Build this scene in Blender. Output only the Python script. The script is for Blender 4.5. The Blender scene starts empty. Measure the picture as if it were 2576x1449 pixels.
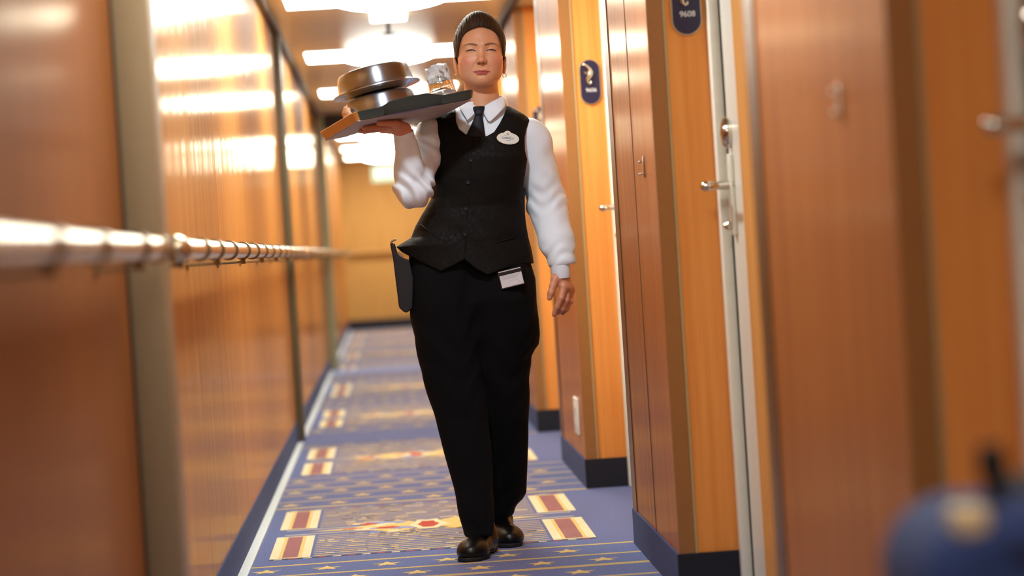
import bpy, bmesh, math, random
import numpy as np
from mathutils import Vector, Matrix, Quaternion

random.seed(7)
SC = bpy.context.scene
COL = SC.collection
IW, IH = 2576.0, 1449.0
F = 6112.0                      # focal length in pixels
CAMZ = 0.947
ROLL = math.radians(3.6)
XL, XR, XREC, ZC = -0.505, 0.726, 0.886, 2.152   # left wall, right wall, door recess, ceiling

# ---------------------------------------------------------------- camera
yc = np.array([965.0 - IW/2, IH/2 - 640.0, -F]); yc /= np.linalg.norm(yc)
zc = np.array([-math.sin(ROLL), math.cos(ROLL), 0.0])
zc[2] = -(zc[0]*yc[0] + zc[1]*yc[1]) / yc[2]; zc /= np.linalg.norm(zc)
xc = np.cross(yc, zc)
MROT = np.array([xc, yc, zc])
cam_d = bpy.data.cameras.new('camera'); cam = bpy.data.objects.new('camera', cam_d); COL.objects.link(cam)
mw = Matrix.Identity(4)
for r in range(3):
    for c in range(3):
        mw[r][c] = float(MROT[r][c])
mw[2][3] = CAMZ
cam.matrix_world = mw
cam_d.sensor_width = 36; cam_d.sensor_fit = 'HORIZONTAL'; cam_d.lens = 36*F/IW
cam_d.clip_start = 0.05; cam_d.clip_end = 200
cam_d.dof.use_dof = True; cam_d.dof.focus_distance = 7.5; cam_d.dof.aperture_fstop = 2.0
SC.camera = cam

def W(px, py, Y):
    """the point of the place at distance Y that stands at this spot of the photograph"""
    d = MROT @ np.array([px - IW/2, IH/2 - py, -F])
    d = d * (Y / d[1])
    return np.array([d[0], d[1], d[2] + CAMZ])

# ---------------------------------------------------------------- materials
def new_mat(name):
    m = bpy.data.materials.new(name); m.use_nodes = True
    nt = m.node_tree
    return m, nt, nt.nodes['Principled BSDF']
def S(b, **k):
    for n, v in k.items():
        n = n.replace('_', ' ')
        if n in b.inputs: b.inputs[n].default_value = v
def rgb(r, g, b): return (r, g, b, 1.0)
def srgb(r, g, b):
    f = lambda c: (c/255/12.92) if c/255 <= .04045 else ((c/255+.055)/1.055)**2.4
    return (f(r), f(g), f(b), 1.0)
def mat(name, col, rough=.5, metal=0.0, bump=None, **k):
    m, nt, b = new_mat(name)
    S(b, Base_Color=col, Roughness=rough, Metallic=metal, **k)
    # every material is procedural: a fine variation of the tone and, if asked, a bump
    tc = nt.nodes.new('ShaderNodeTexCoord')
    nz = nt.nodes.new('ShaderNodeTexNoise'); nz.inputs['Scale'].default_value = bump[0] if bump else 30
    nz.inputs['Detail'].default_value = 3
    nt.links.new(tc.outputs['Object'], nz.inputs['Vector'])
    mx = nt.nodes.new('ShaderNodeMixRGB'); mx.blend_type = 'MULTIPLY'
    mx.inputs['Fac'].default_value = .12; mx.inputs['Color1'].default_value = col
    nt.links.new(nz.outputs['Fac'], mx.inputs['Color2'])
    nt.links.new(mx.outputs['Color'], b.inputs['Base Color'])
    if bump:
        bp = nt.nodes.new('ShaderNodeBump'); bp.inputs['Strength'].default_value = bump[1]
        bp.inputs['Distance'].default_value = bump[2]
        nt.links.new(nz.outputs['Fac'], bp.inputs['Height']); nt.links.new(bp.outputs['Normal'], b.inputs['Normal'])
    return m
def emit(name, col, strength):
    m, nt, b = new_mat(name)
    S(b, Base_Color=rgb(.8,.8,.8), Emission_Color=col, Emission_Strength=strength, Roughness=.5)
    return m
def wood(name, c1, c2, rough=.16, scale=(60, 60, 1.4), gloss=.5, wav=0.0, wavy=1.0, ior=1.3):
    """laminate: a matt wood print under a clear layer whose gloss rises at flat angles"""
    m, nt, b = new_mat(name)
    S(b, Roughness=.6, Specular_IOR_Level=.15)
    out = nt.nodes['Material Output']
    g = nt.nodes.new('ShaderNodeNewGeometry')
    mp = nt.nodes.new('ShaderNodeMapping'); mp.inputs['Scale'].default_value = scale
    nt.links.new(g.outputs['Position'], mp.inputs['Vector'])
    nz = nt.nodes.new('ShaderNodeTexNoise'); nz.inputs['Scale'].default_value = 1.0
    nz.inputs['Detail'].default_value = 6; nz.inputs['Roughness'].default_value = .6
    nt.links.new(mp.outputs['Vector'], nz.inputs['Vector'])
    rp = nt.nodes.new('ShaderNodeValToRGB')
    rp.color_ramp.elements[0].position = .3; rp.color_ramp.elements[0].color = c1
    rp.color_ramp.elements[1].position = .72; rp.color_ramp.elements[1].color = c2
    nt.links.new(nz.outputs['Fac'], rp.inputs['Fac']); nt.links.new(rp.outputs['Color'], b.inputs['Base Color'])
    gl = nt.nodes.new('ShaderNodeBsdfGlossy'); gl.inputs['Roughness'].default_value = rough; gl.inputs['Color'].default_value = (1.0,.88,.70,1)
    fr = nt.nodes.new('ShaderNodeFresnel'); fr.inputs['IOR'].default_value = ior
    ml = nt.nodes.new('ShaderNodeMath'); ml.operation = 'MULTIPLY'; ml.inputs[1].default_value = gloss
    nt.links.new(fr.outputs['Fac'], ml.inputs[0])
    mx = nt.nodes.new('ShaderNodeMixShader'); nt.links.new(ml.outputs[0], mx.inputs['Fac'])
    nt.links.new(b.outputs[0], mx.inputs[1]); nt.links.new(gl.outputs[0], mx.inputs[2]); nt.links.new(mx.outputs[0], out.inputs['Surface'])
    if wav:
        m2 = nt.nodes.new('ShaderNodeMapping'); m2.inputs['Scale'].default_value = (wavy, wavy, .05)
        nt.links.new(g.outputs['Position'], m2.inputs['Vector'])
        n2 = nt.nodes.new('ShaderNodeTexNoise'); n2.inputs['Scale'].default_value = 1.0; n2.inputs['Detail'].default_value = 4
        nt.links.new(m2.outputs['Vector'], n2.inputs['Vector'])
        bp = nt.nodes.new('ShaderNodeBump'); bp.inputs['Strength'].default_value = 1.0; bp.inputs['Distance'].default_value = wav
        nt.links.new(n2.outputs['Fac'], bp.inputs['Height'])
        nt.links.new(bp.outputs['Normal'], gl.inputs['Normal'])
    return m

M = {}
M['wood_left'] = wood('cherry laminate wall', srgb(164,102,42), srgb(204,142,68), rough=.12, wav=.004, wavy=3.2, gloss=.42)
M['wood_left_shaded'] = wood('cherry laminate wall, duller length', srgb(124,70,30), srgb(152,90,42), rough=.16, wav=.003, wavy=3.2, gloss=.22)  # duller near length, its weaker light put in as a darker wood colour
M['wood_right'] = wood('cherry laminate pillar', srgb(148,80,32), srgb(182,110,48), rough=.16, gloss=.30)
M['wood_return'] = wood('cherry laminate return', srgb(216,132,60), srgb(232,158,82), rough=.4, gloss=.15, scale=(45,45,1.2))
M['wood_end'] = wood('cherry laminate end wall', srgb(168,122,62), srgb(196,152,86), rough=.35, gloss=.3)
M['wood_door'] = wood('cherry laminate door', srgb(200,136,66), srgb(218,160,88), rough=.35, gloss=.2)
M['bronze'] = mat('bronze edging', srgb(160,112,64), rough=.3, metal=.2)
M['bronze_dark'] = mat('dark bronze edging', srgb(104,70,40), rough=.35, metal=.3)
M['jamb'] = mat('bronze grey door frame', srgb(150,130,100), rough=.42, metal=.3)
M['jamb_green'] = mat('pale green grey frame', srgb(168,168,128), rough=.4)
M['jamb_dark'] = mat('dark frame', srgb(92,82,56), rough=.4)
M['olive'] = mat('pale olive trim line', srgb(176,158,112), rough=.4)
M['brown_dark'] = mat('dark brown shadow gap', srgb(46,30,20), rough=.6)
M['cream'] = mat('cream enamel', srgb(242,240,224), rough=.3)
M['cream2'] = mat('grey cream enamel', srgb(228,224,208), rough=.3)
M['rubber'] = mat('dark seal', srgb(62,54,44), rough=.6)
M['skirt'] = mat('navy carpet skirting', srgb(52,66,112), rough=.95, bump=(260,.5,.002))
M['skirt_dark'] = mat('near black skirting', srgb(14,18,34), rough=.8)
M['chrome'] = mat('polished steel', srgb(214,208,196), rough=.14, metal=1.0)
M['rail'] = mat('champagne steel rail', srgb(236,218,190), rough=.2, metal=1.0)
M['ring'] = mat('dull steel ring', srgb(150,132,100), rough=.25, metal=1.0)
M['alu'] = mat('pale aluminium strip', srgb(206,212,214), rough=.45, metal=.15)
M['lamp'] = emit('lit lamp dome', rgb(.95,1.0,.90), 36.0)
M['lamp_panel'] = emit('lit light panel', rgb(.95,1.0,.90), 14.0)
M['lamp_mid'] = emit('half dimmed lamp dome', rgb(.95,1.0,.92), 22.0)
M['lamp_panel_mid'] = emit('half dimmed light panel', rgb(.95,1.0,.92), 9.0)
M['lamp_dim'] = emit('dimmed lamp dome', rgb(1.0,.95,.88), 17.0)
M['lamp_panel_dim'] = emit('dimmed light panel', rgb(1.0,.95,.88), 6.5)
M['lamp_small'] = emit('small lit panel', rgb(1.0,.97,.92), 5.0)
M['sign_green'] = emit('lit pale green sign', rgb(.42,1.0,.62), .75)
M['sign_legend'] = emit('lit white legend', rgb(1.0,1.0,1.0), 1.6)
M['white'] = mat('white enamel', srgb(232,232,228), rough=.35)
M['sign_blue'] = mat('navy sign face', srgb(20,24,62), rough=.3)
M['sign_rim'] = mat('silver sign rim', srgb(190,180,160), rough=.3, metal=.8)
M['text_white'] = mat('white lettering', srgb(235,232,232), rough=.4)

def ceiling_mat():
    m, nt, b = new_mat('tan ceiling panel')
    g = nt.nodes.new('ShaderNodeNewGeometry')
    nz = nt.nodes.new('ShaderNodeTexNoise'); nz.inputs['Scale'].default_value = 2.0
    nt.links.new(g.outputs['Position'], nz.inputs['Vector'])
    rp = nt.nodes.new('ShaderNodeValToRGB')
    rp.color_ramp.elements[0].color = srgb(196,182,138); rp.color_ramp.elements[1].color = srgb(210,196,154)
    nt.links.new(nz.outputs['Fac'], rp.inputs['Fac']); nt.links.new(rp.outputs['Color'], b.inputs['Base Color'])
    S(b, Roughness=.28)
    return m
M['ceiling'] = ceiling_mat()

def carpet(name, c1, c2):
    m, nt, b = new_mat(name)
    g = nt.nodes.new('ShaderNodeNewGeometry')
    nz = nt.nodes.new('ShaderNodeTexNoise'); nz.inputs['Scale'].default_value = 190; nz.inputs['Detail'].default_value = 5
    nt.links.new(g.outputs['Position'], nz.inputs['Vector'])
    rp = nt.nodes.new('ShaderNodeValToRGB')
    rp.color_ramp.elements[0].position = .36; rp.color_ramp.elements[0].color = c1
    rp.color_ramp.elements[1].position = .64; rp.color_ramp.elements[1].color = c2
    nt.links.new(nz.outputs['Fac'], rp.inputs['Fac']); nt.links.new(rp.outputs['Color'], b.inputs['Base Color'])
    bp = nt.nodes.new('ShaderNodeBump'); bp.inputs['Strength'].default_value = .5; bp.inputs['Distance'].default_value = .003
    nt.links.new(nz.outputs['Fac'], bp.inputs['Height']); nt.links.new(bp.outputs['Normal'], b.inputs['Normal'])
    S(b, Roughness=1.0, Sheen_Weight=.3, Specular_IOR_Level=.1)
    return m
CM = [carpet('carpet blue', srgb(46,60,108), srgb(92,112,170)),
      carpet('carpet gold', srgb(196,160,84), srgb(232,204,128)),
      carpet('carpet cream', srgb(206,192,150), srgb(236,224,184)),
      carpet('carpet rose', srgb(124,68,74), srgb(156,98,100)),
      carpet('carpet red', srgb(150,34,24), srgb(196,62,40)),
      carpet('carpet ink', srgb(18,20,40), srgb(36,38,62)),
      carpet('carpet sky', srgb(104,124,186), srgb(136,154,206)),
      carpet('carpet mixed gold', srgb(132,118,96), srgb(170,152,112))]

# ---------------------------------------------------------------- mesh helpers
def link_mesh(name, verts, faces, m=None, parent=None, smooth=False, mats=None, mi=None):
    me = bpy.data.meshes.new(name)
    me.from_pydata([tuple(map(float, v)) for v in verts], [], [tuple(int(i) for i in f) for f in faces])
    if mats:
        for a in mats: me.materials.append(a)
        if mi is not None: me.polygons.foreach_set('material_index', mi)
    elif m: me.materials.append(m)
    if smooth: me.polygons.foreach_set('use_smooth', [True]*len(me.polygons))
    me.update()
    o = bpy.data.objects.new(name, me); COL.objects.link(o)
    if parent: o.parent = parent
    return o
class MB:
    """gathers shapes for ONE mesh"""
    def __init__(s): s.v = []; s.f = []; s.m = []; s.cur = 0
    def add(s, vs, fs):
        n = len(s.v); s.v += [tuple(map(float, v)) for v in vs]; s.f += [tuple(i+n for i in f) for f in fs]; s.m += [s.cur]*len(fs); return s
    def box(s, x0, x1, y0, y1, z0, z1, bev=0.0, M4=None):
        if bev <= 0:
            vs = [(x0,y0,z0),(x1,y0,z0),(x1,y1,z0),(x0,y1,z0),(x0,y0,z1),(x1,y0,z1),(x1,y1,z1),(x0,y1,z1)]
            fs = [(0,3,2,1),(4,5,6,7),(0,1,5,4),(1,2,6,5),(2,3,7,6),(3,0,4,7)]
        else:
            bm = bmesh.new(); bmesh.ops.create_cube(bm, size=1)
            for v in bm.verts: v.co = Vector(((x0+x1)/2+v.co.x*(x1-x0), (y0+y1)/2+v.co.y*(y1-y0), (z0+z1)/2+v.co.z*(z1-z0)))
            bmesh.ops.bevel(bm, geom=bm.edges[:], offset=bev, segments=3, affect='EDGES', profile=.5)
            bm.verts.index_update(); vs = [v.co.copy() for v in bm.verts]; fs = [tuple(v.index for v in f.verts) for f in bm.faces]; bm.free()
        if M4 is not None: vs = [M4 @ Vector(v) for v in vs]
        return s.add(vs, fs)
    def tube(s, pts, r, n=12, cap=True):
        pts = [Vector(tuple(map(float, p))) for p in pts]; rs = r if isinstance(r, (list, tuple)) else [r]*len(pts)
        vs = []; fs = []; up = None
        for i, p in enumerate(pts):
            t = (pts[min(i+1, len(pts)-1)] - pts[max(i-1, 0)]).normalized()
            if up is None: up = t.orthogonal().normalized()
            up = (up - t*up.dot(t)).normalized(); sd = t.cross(up)
            for k in range(n):
                a = 2*math.pi*k/n; vs.append(p + (up*math.cos(a) + sd*math.sin(a))*rs[i])
        for i in range(len(pts)-1):
            for k in range(n):
                a = i*n+k; b = i*n+(k+1) % n; fs.append((a, b, b+n, a+n))
        if cap: fs.append(tuple(range(n-1, -1, -1))); fs.append(tuple(range((len(pts)-1)*n, len(pts)*n)))
        return s.add(vs, fs)
    def lathe(s, prof, M4=None, n=48):
        vs = []; fs = []
        for (r, z) in prof:
            for k in range(n):
                a = 2*math.pi*k/n; vs.append(Vector((r*math.cos(a), r*math.sin(a), z)))
        for i in range(len(prof)-1):
            for k in range(n):
                a = i*n+k; b = i*n+(k+1) % n; fs.append((a, b, b+n, a+n))
        if M4 is not None: vs = [M4 @ v for v in vs]
        return s.add(vs, fs)
    def prism(s, poly, d, M4=None):
        """polygon in x,z extruded along y by d"""
        n = len(poly); vs = [Vector((x, 0, z)) for x, z in poly] + [Vector((x, d, z)) for x, z in poly]
        fs = [tuple(range(n)), tuple(range(2*n-1, n-1, -1))] + [(i, i+n, (i+1) % n+n, (i+1) % n) for i in range(n)]
        if M4 is not None: vs = [M4 @ v for v in vs]
        return s.add(vs, fs)
    def build(s, name, m=None, parent=None, smooth=False, mats=None, rel=True):
        vs = s.v
        if parent is not None and rel:
            inv = parent.matrix_world.inverted(); vs = [inv @ Vector(v) for v in vs]
        o = link_mesh(name, vs, s.f, m, parent, smooth, mats, s.m if mats else None)
        if smooth:
            try:
                me = o.data; me.set_sharp_from_angle(angle=math.radians(40))
            except Exception: pass
        return o
def tag(o, label=None, cat=None, group=None, kind=None):
    if label: o['label'] = label
    if cat: o['category'] = cat
    if group: o['group'] = group
    if kind: o['kind'] = kind
    return o
def empty(name, loc=(0,0,0)):
    o = bpy.data.objects.new(name, None); COL.objects.link(o); o.empty_display_size = .1
    o.location = tuple(map(float, loc)); o.matrix_world = Matrix.Translation(Vector(tuple(map(float, loc))))
    return o
def struct(o): o['kind'] = 'structure'; return o
def copy_tree(o, parent=None):
    c = o.copy(); COL.objects.link(c)
    if parent is not None: c.parent = parent
    for ch in list(o.children): copy_tree(ch, c)
    return c
def text_mesh(txt, size, M4, mb, depth=.0006, sx=1.0):
    cu = bpy.data.curves.new('lettering', 'FONT'); cu.body = txt; cu.size = size; cu.align_x = 'CENTER'; cu.align_y = 'CENTER'
    cu.extrude = depth
    ob = bpy.data.objects.new('lettering', cu); COL.objects.link(ob); bpy.context.view_layer.update()
    me = bpy.data.meshes.new_from_object(ob)
    vs = [M4 @ Vector((v.co.x*sx, -v.co.z, v.co.y)) for v in me.vertices]; fs = [tuple(p.vertices) for p in me.polygons]
    bpy.data.objects.remove(ob); bpy.data.meshes.remove(me); bpy.data.curves.remove(cu)
    mb.add(vs, fs)

Y0, Y1 = -4.0, 31.0
SPOT = 470.0
P = 2.95                                   # rhythm of the cabin doors
NEAR = [3.40 + P*k for k in range(-2, 10)] # near corners of the pillars
PL = 1.28                                  # length of a pillar
def plen(n): return 1.165 if abs(n-6.35) < .1 else PL
FR = [4.80, 12.70, 20.5]                   # the cross frames of the corridor

# ---------------------------------------------------------------- floor with its woven pattern
def build_floor():
    mb = MB(); mb.cur = 0
    mb.add([(XL-.1,Y0,0),(1.0,Y0,0),(1.0,Y1+.1,0),(XL-.1,Y1+.1,0)], [(0,1,2,3)])
    rnd = random.Random(3)
    zz = [.0004]
    def q(x0, x1, y0, y1, c, z=.0004):
        mb.cur = c; mb.add([(x0,y0,z),(x1,y0,z),(x1,y1,z),(x0,y1,z)], [(0,1,2,3)])
    def star(cx, cy, r, c=1, z=.0005):
        mb.cur = c; vs = [(cx,cy,z)]
        for k in range(10):
            a = math.pi/2 + k*math.pi/5; rr = r if k % 2 == 0 else r*.42
            vs.append((cx+rr*math.cos(a), cy+rr*math.sin(a), z))
        mb.add(vs, [(0,k+1,(k+1) % 10+1) for k in range(10)])
    def blob(cx, cy, a, b, c, z, ph=0):
        mb.cur = c; n = 12
        mb.add([(cx+a*math.cos(2*math.pi*k/n)*(1+.15*math.cos(3*k+ph)), cy+b*math.sin(2*math.pi*k/n)*(1+.15*math.cos(3*k+ph)), z) for k in range(n)], [tuple(range(n))])
    xl, xr = XL+.035, XR-.004
    def lines(y, n=2, w=.0105, gap=.014, x0=None, x1=None):
        for i in range(n): q(xl if x0 is None else x0, xr if x1 is None else x1, y+i*gap, y+i*gap+w, 1)
    zones = [8.46 + P*k for k in range(-4, 8)]
    for zc_ in zones:
        if not (Y0 < zc_ < Y1-1): continue
        a, b = zc_-.71, zc_+.71
        plain = any(abs(zc_-fr) < .25 for fr in FR)
        # four rose panels
        for (x0, x1) in ((-.425,-.295), (.485,.622)):
            for (y0, y1) in ((a,a+.60), (b-.60,b)):
                q(x0, x1, y0, y1, 2, .0004); q(x0+.028, x1-.028, y0+.01, y1-.01, 1, .0006); q(x0+.04, x1-.04, y0+.02, y1-.02, 3, .0008)
        # dashed borders
        for yb, t in ((a-.03, 1), (b+.012, 0)):
            q(-.425, .622, yb, yb+.02, 5 if t else 7, .0004)
            x = -.41; k = 0
            while x < .60:
                q(x, x+.026, yb+.002, yb+.018, (2, 4)[k % 2], .0006); x += .047; k += 1
        # fine gold weave between the panels
        x0, x1 = -.285, .475
        for (ya, yb) in ((a,a+.60), (b-.60,b)):
            y = ya+.015
            while y < yb-.02:
                q(x0, x1, y, y+.011, 1, .0004)
                for _ in range(9):
                    xx = rnd.uniform(x0, x1-.06); q(xx, xx+rnd.uniform(.02,.07), y+.011, y+.024, rnd.choice((1,7,7,2)), .0005)
                y += .05
        # medallion with its leaves
        cx = (x0+x1)/2
        q(-.40, .60, zc_-.075, zc_-.062, 2, .0006); q(-.40, .60, zc_+.062, zc_+.075, 2, .0006)
        for sg in (-1, 1):
            mb.cur = 1; mb.add([(cx+sg*.42,zc_,.0008),(cx+sg*.26,zc_-.035,.0008),(cx+sg*.10,zc_-.17,.0008),(cx,zc_-.04,.0008),(cx,zc_+.04,.0008),(cx+sg*.10,zc_+.17,.0008),(cx+sg*.26,zc_+.035,.0008)], [(0,1,2,3,4,5,6) if sg > 0 else (6,5,4,3,2,1,0)])
            for i in range(16):
                blob(cx+sg*rnd.uniform(.02,.28), zc_+rnd.uniform(-.16,.16), rnd.uniform(.02,.05), rnd.uniform(.015,.035), rnd.choice((2,1,4,6,2,0)), .0010+.00002*i, i)
        blob(cx, zc_, .06, .15, 2, .0012); blob(cx, zc_, .035, .10, 4, .0014)
        # star field up to the next zone
        s0, s1 = b+.09, zc_+P-.71-.09
        yy = s0+.02; r = 0
        if s0 < 12.9 < s1 + .3 or s0 < 20.7 < s1: pass
        for fr_ in (12.8, 20.6):
            if zc_-.2 < fr_ < s1+.2: pass
        while yy < s1-.02:
            lines(yy, 2 if r % 3 else 3)
            x = xl+.05 + (r % 2)*.09
            while x < xr-.04:
                if yy+.125 < s1: star(x, yy+.135, .05)
                x += .185
            yy += .245; r += 1
    # plain cross bands under the frames
    q(XL, XR, 12.35, 13.1, 0, .0020)
    q(XL, XR, 19.6, 20.4, 6, .0020)
    o = mb.build('floor', mats=CM); struct(o)
    tr = MB()
    for a, b in ((Y0, 12.55), (13.0, 20.3), (20.9, Y1)): tr.box(XL+.003, XL+.034, a, b, 0, .006)
    struct(tr.build('trim_1', M['alu']))
build_floor()

# ---------------------------------------------------------------- left wall, rail, frames
def build_left():
    mb = MB()
    ys = [Y0]; y = Y0
    cuts = [-4.0, -2.0, .4, 2.6, 4.80, 5.6, 6.5, 7.6, 9.2, 10.9, 12.70, 14.3, 16.2, 18.3, 20.5, 22.6, 24.8, 27, 29, Y1]
    for a, b in zip(cuts[:-1], cuts[1:]):
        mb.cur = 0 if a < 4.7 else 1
        mb.box(XL-.05, XL, a+.0015, b-.0015, 0.0, ZC)
    mb.box(XL-.06, XL-.004, Y0, Y1, 0, ZC)
    struct(mb.build('wall_left', mats=[M['wood_left_shaded'], M['wood_left']]))
    sk = MB(); sk.box(XL, XL+.004, Y0, Y1, 0, .11); struct(sk.build('baseboard_left', M['skirt']))
    # cross frames: jambs on both sides and a header below the ceiling
    for i, (y, w, pr, m) in enumerate(((FR[0], .16, .072, 'jamb'), (FR[1], .12, .035, 'jamb_dark'), (FR[2], .16, .07, 'jamb_green'))):
        f = MB(); f.box(XL, XL+pr, y, y+w, .002, ZC, .006)
        o = struct(f.build('trim_%d' % (i+2), M[m], smooth=True))
        if i == 2:
            h = MB(); h.box(XL+pr+.001, XR-.036, y+.01, y+w-.01, ZC-.13, ZC)
            h.build('header', M['brown_dark'], o)
        s = MB(); s.box(XL-.001, XL+.005, y-.012, y-.001, .11, ZC); s.build('seal', M['brown_dark'], o)
    for nm, x0, x1 in (('trim_5', XL, XL+.035), ('trim_6', XR-.035, XR)):
        t = MB(); t.box(x0, x1, Y0, Y1, ZC-.03, ZC-.001); struct(t.build(nm, M['brown_dark']))
build_left()
def rail(y0, y1, label, seed):
    z, x = .985, -.425
    root = empty('handrail', (x, y0, z)); tag(root, label, 'handrail', 'wall handrails')
    a = MB(); a.tube([(x,y0,z),(x,y1,z)], .0225, 20); a.build('rail_bar', M['rail'], root, True)
    rr = random.Random(seed)
    n = int((y1-y0)/.57); ys = [y0+.04+.57*k+(rr.random()-.5)*.08 for k in range(n+1)]
    for y in ys:
        if y > y1-.02: continue
        b = MB(); b.tube([(x,y-.012,z),(x,y+.012,z)], .0275, 20); b.build('ring', M['ring'], root, True)
    for k in range(int((y1-y0)/1.14)+1):
        y = y0+.10+1.14*k
        if y > y1-.03: break
        b = MB(); b.tube([(x,y,z-.018),(x,y,z-.030),(x-.012,y,z-.034),(XL+.006,y,z-.034)], [.007,.006,.004,.004], 10); b.box(x-.007, x+.007, y-.012, y+.012, z-.040, z-.024, .002)
        b.lathe([(0,0),(.014,0),(.014,.004),(0,.004)], Matrix.Translation((XL+.001,y,z-.034)) @ Matrix.Rotation(math.pi/2, 4, 'Y'), 20)
        b.build('bracket', M['ring'], root, True)
    for y, d in ((y0, -1), (y1, 1)):
        b = MB(); b.lathe([(0,0),(.029,0),(.029,.010),(.024,.014),(0,.014)], Matrix.Translation((x,y,z)) @ Matrix.Rotation(-d*math.pi/2, 4, 'X'), 24)
        b.build('end_cap', M['rail'], root, True)
rail(-3.8, 4.58, 'thick blurred steel handrail in the foreground, left of the nearest bronze frame', 1)
rail(5.02, 12.60, 'steel handrail with dark rings behind the nearest bronze frame', 2)
rail(12.9, 20.4, 'short looking far handrail between the dark frame and the pale green frame', 3)
rail(20.8, 30.5, 'farthest handrail on the left wall beyond the pale green frame', 4)

# ---------------------------------------------------------------- right wall with door recesses
def build_right():
    mb = MB()
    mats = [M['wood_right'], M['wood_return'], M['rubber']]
    for n in NEAR:
        if n > Y1: continue
        f = min(n+plen(n), Y1)
        z0 = 0
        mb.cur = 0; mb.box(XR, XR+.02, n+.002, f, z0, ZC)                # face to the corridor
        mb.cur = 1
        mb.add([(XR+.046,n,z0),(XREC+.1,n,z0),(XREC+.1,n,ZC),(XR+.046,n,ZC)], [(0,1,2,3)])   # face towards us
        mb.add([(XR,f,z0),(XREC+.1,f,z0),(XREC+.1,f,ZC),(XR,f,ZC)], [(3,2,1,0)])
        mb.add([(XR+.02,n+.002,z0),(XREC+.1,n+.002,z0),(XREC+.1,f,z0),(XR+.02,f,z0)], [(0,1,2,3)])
        s = n+PL*.42
        mb.cur = 2
        if abs(n-6.35) < .1: mb.box(XR-.0015, XR+.001, s, s+.004, .11, ZC)          # seam in the pillar face
    o = struct(mb.build('wall_right', mats=mats))
    bs = MB(); bs.cur = 0
    for n in NEAR:
        if n > Y1: continue
        f = min(n+plen(n), Y1)
        c = MB(); c.box(XR-.0015, XR+.042, n-.005, n+.0019, .11, ZC, .0015) 
        c.build('corner_strip', M['bronze'], o)
        c = MB(); c.box(XR-.003, XR-.0001, f-.115, f+.001, .11, ZC); c.build('far_strip', M['bronze_dark'], o)
        l = MB(); l.box(XR+.042, XR+.048, n-.007, n+.001, .11, ZC); l.build('edge_line', M['olive'], o)
        bs.cur = 0; bs.box(XR-.006, XR-.0001, n-.012, f+.006, .001, .11)
        bs.cur = 1; bs.box(XR-.006, XREC-.002, n-.014, n-.001, .001, .112)
    struct(bs.build('baseboard_right', mats=[M['skirt'], M['skirt_dark']]))
build_right()

def build_door(n, k):
    """the recess that ends at the pillar corner n: frame, leaf and hardware"""
    y1 = n; y0 = n-P+plen(n-P)
    root = empty('door_%d' % k, (XREC+.03, (y0+y1)/2, 0)); struct(root)
    x = XREC
    f = MB()
    f.box(x-.004, x+.024, y1-.05, y1-.001, .001, ZC-.04, .003)           # jamb beside the return face
    f.box(x-.004, x+.024, y0+.001, y0+.05, .001, ZC-.04, .003)
    f.box(x-.004, x+.05, y0+.001, y1-.001, ZC-.04, ZC-.001)
    f.build('door_frame', M['cream'], root, True)
    s = MB(); s.box(x+.026, x+.06, y1-.075, y1-.05, .001, ZC-.04); s.build('seal', M['rubber'], root)
    e = MB(); e.box(x+.024, x+.06, y1-.27, y1-.075, .001, ZC-.04, .002); e.build('lock_stile', M['cream2'], root)
    l = MB(); l.box(x+.024, x+.06, y0+.05, y1-.27, .012, ZC-.04, .002); l.build('door_leaf', M['wood_door'], root)
    h = MB(); yh = y1-.13
    h.lathe([(0,0),(.022,0),(.024,.006),(.012,.010),(.010,.055),(.0135,.062),(.013,.078),(.007,.086),(0,.088)],
            Matrix.Translation((x+.024, yh, 1.07)) @ Matrix.Rotation(-math.pi/2, 4, 'Y'), 20)
    h.tube([(x-.035,yh,1.07),(x-.037,yh-.05,1.069),(x-.035,yh-.11,1.067)], [.0075,.007,.0065], 10)
    h.build('lever_handle', M['chrome'], root, True)
    c = MB(); c.lathe([(0,0),(.026,0),(.028,.010),(.022,.022),(0,.027)], Matrix.Translation((x+.024,yh,1.205)) @ Matrix.Diagonal((1,.8,1.5,1)) @ Matrix.Rotation(-math.pi/2, 4, 'Y'), 20)
    c.build('card_reader', M['chrome'], root, True)
    c = MB(); c.box(x+.012, x+.0238, yh-.022, yh+.022, .94, 1.15, .004); c.build('lock_plate', M['cream2'], root, True)
    c = MB(); c.lathe([(0,0),(.010,0),(.012,.010),(.006,.020),(0,.021)], Matrix.Translation((x+.012,yh,.965)) @ Matrix.Rotation(-math.pi/2, 4, 'Y'), 16)
    c.build('key_barrel', M['chrome'], root, True)
for k, n in enumerate(NEAR):
    if n < Y1: build_door(n, k+1)

# ---------------------------------------------------------------- ends and ceiling
w = MB(); w.box(XL-.06, 1.0, Y1, Y1+.05, 0, ZC); struct(w.build('wall_end', M['wood_end']))
w = MB(); w.box(XL-.06, 1.0, Y0-.05, Y0, 0, ZC); struct(w.build('wall_back', M['wood_end']))
w = MB(); w.box(XL+.005, XR-.007, Y1-.006, Y1-.0005, .001, .13); struct(w.build('baseboard_end', M['skirt_dark']))
r = empty('handrail', (.1, Y1-.08, .97)); tag(r, 'wooden coloured handrail across the far end wall of the corridor', 'handrail')
a = MB(); a.tube([(XL+.09,Y1-.07,.985),(XR-.05,Y1-.07,.985)], .026, 14); a.build('rail_bar', M['wood_end'], r, True)
for xx in (-.25, .45):
    a = MB(); a.tube([(xx,Y1-.07,.965),(xx,Y1-.002,.945)], .009, 8); a.build('bracket', M['ring'], r, True)
cb = MB(); y = Y0
while y < Y1:
    cb.box(XL-.06, 1.0, y+.003, min(y+1.62, Y1)-.003, ZC, ZC+.04); y += 1.625
cb.box(XL-.06, 1.0, Y0, Y1, ZC+.004, ZC+.05)
struct(cb.build('ceiling', M['ceiling']))

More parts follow.
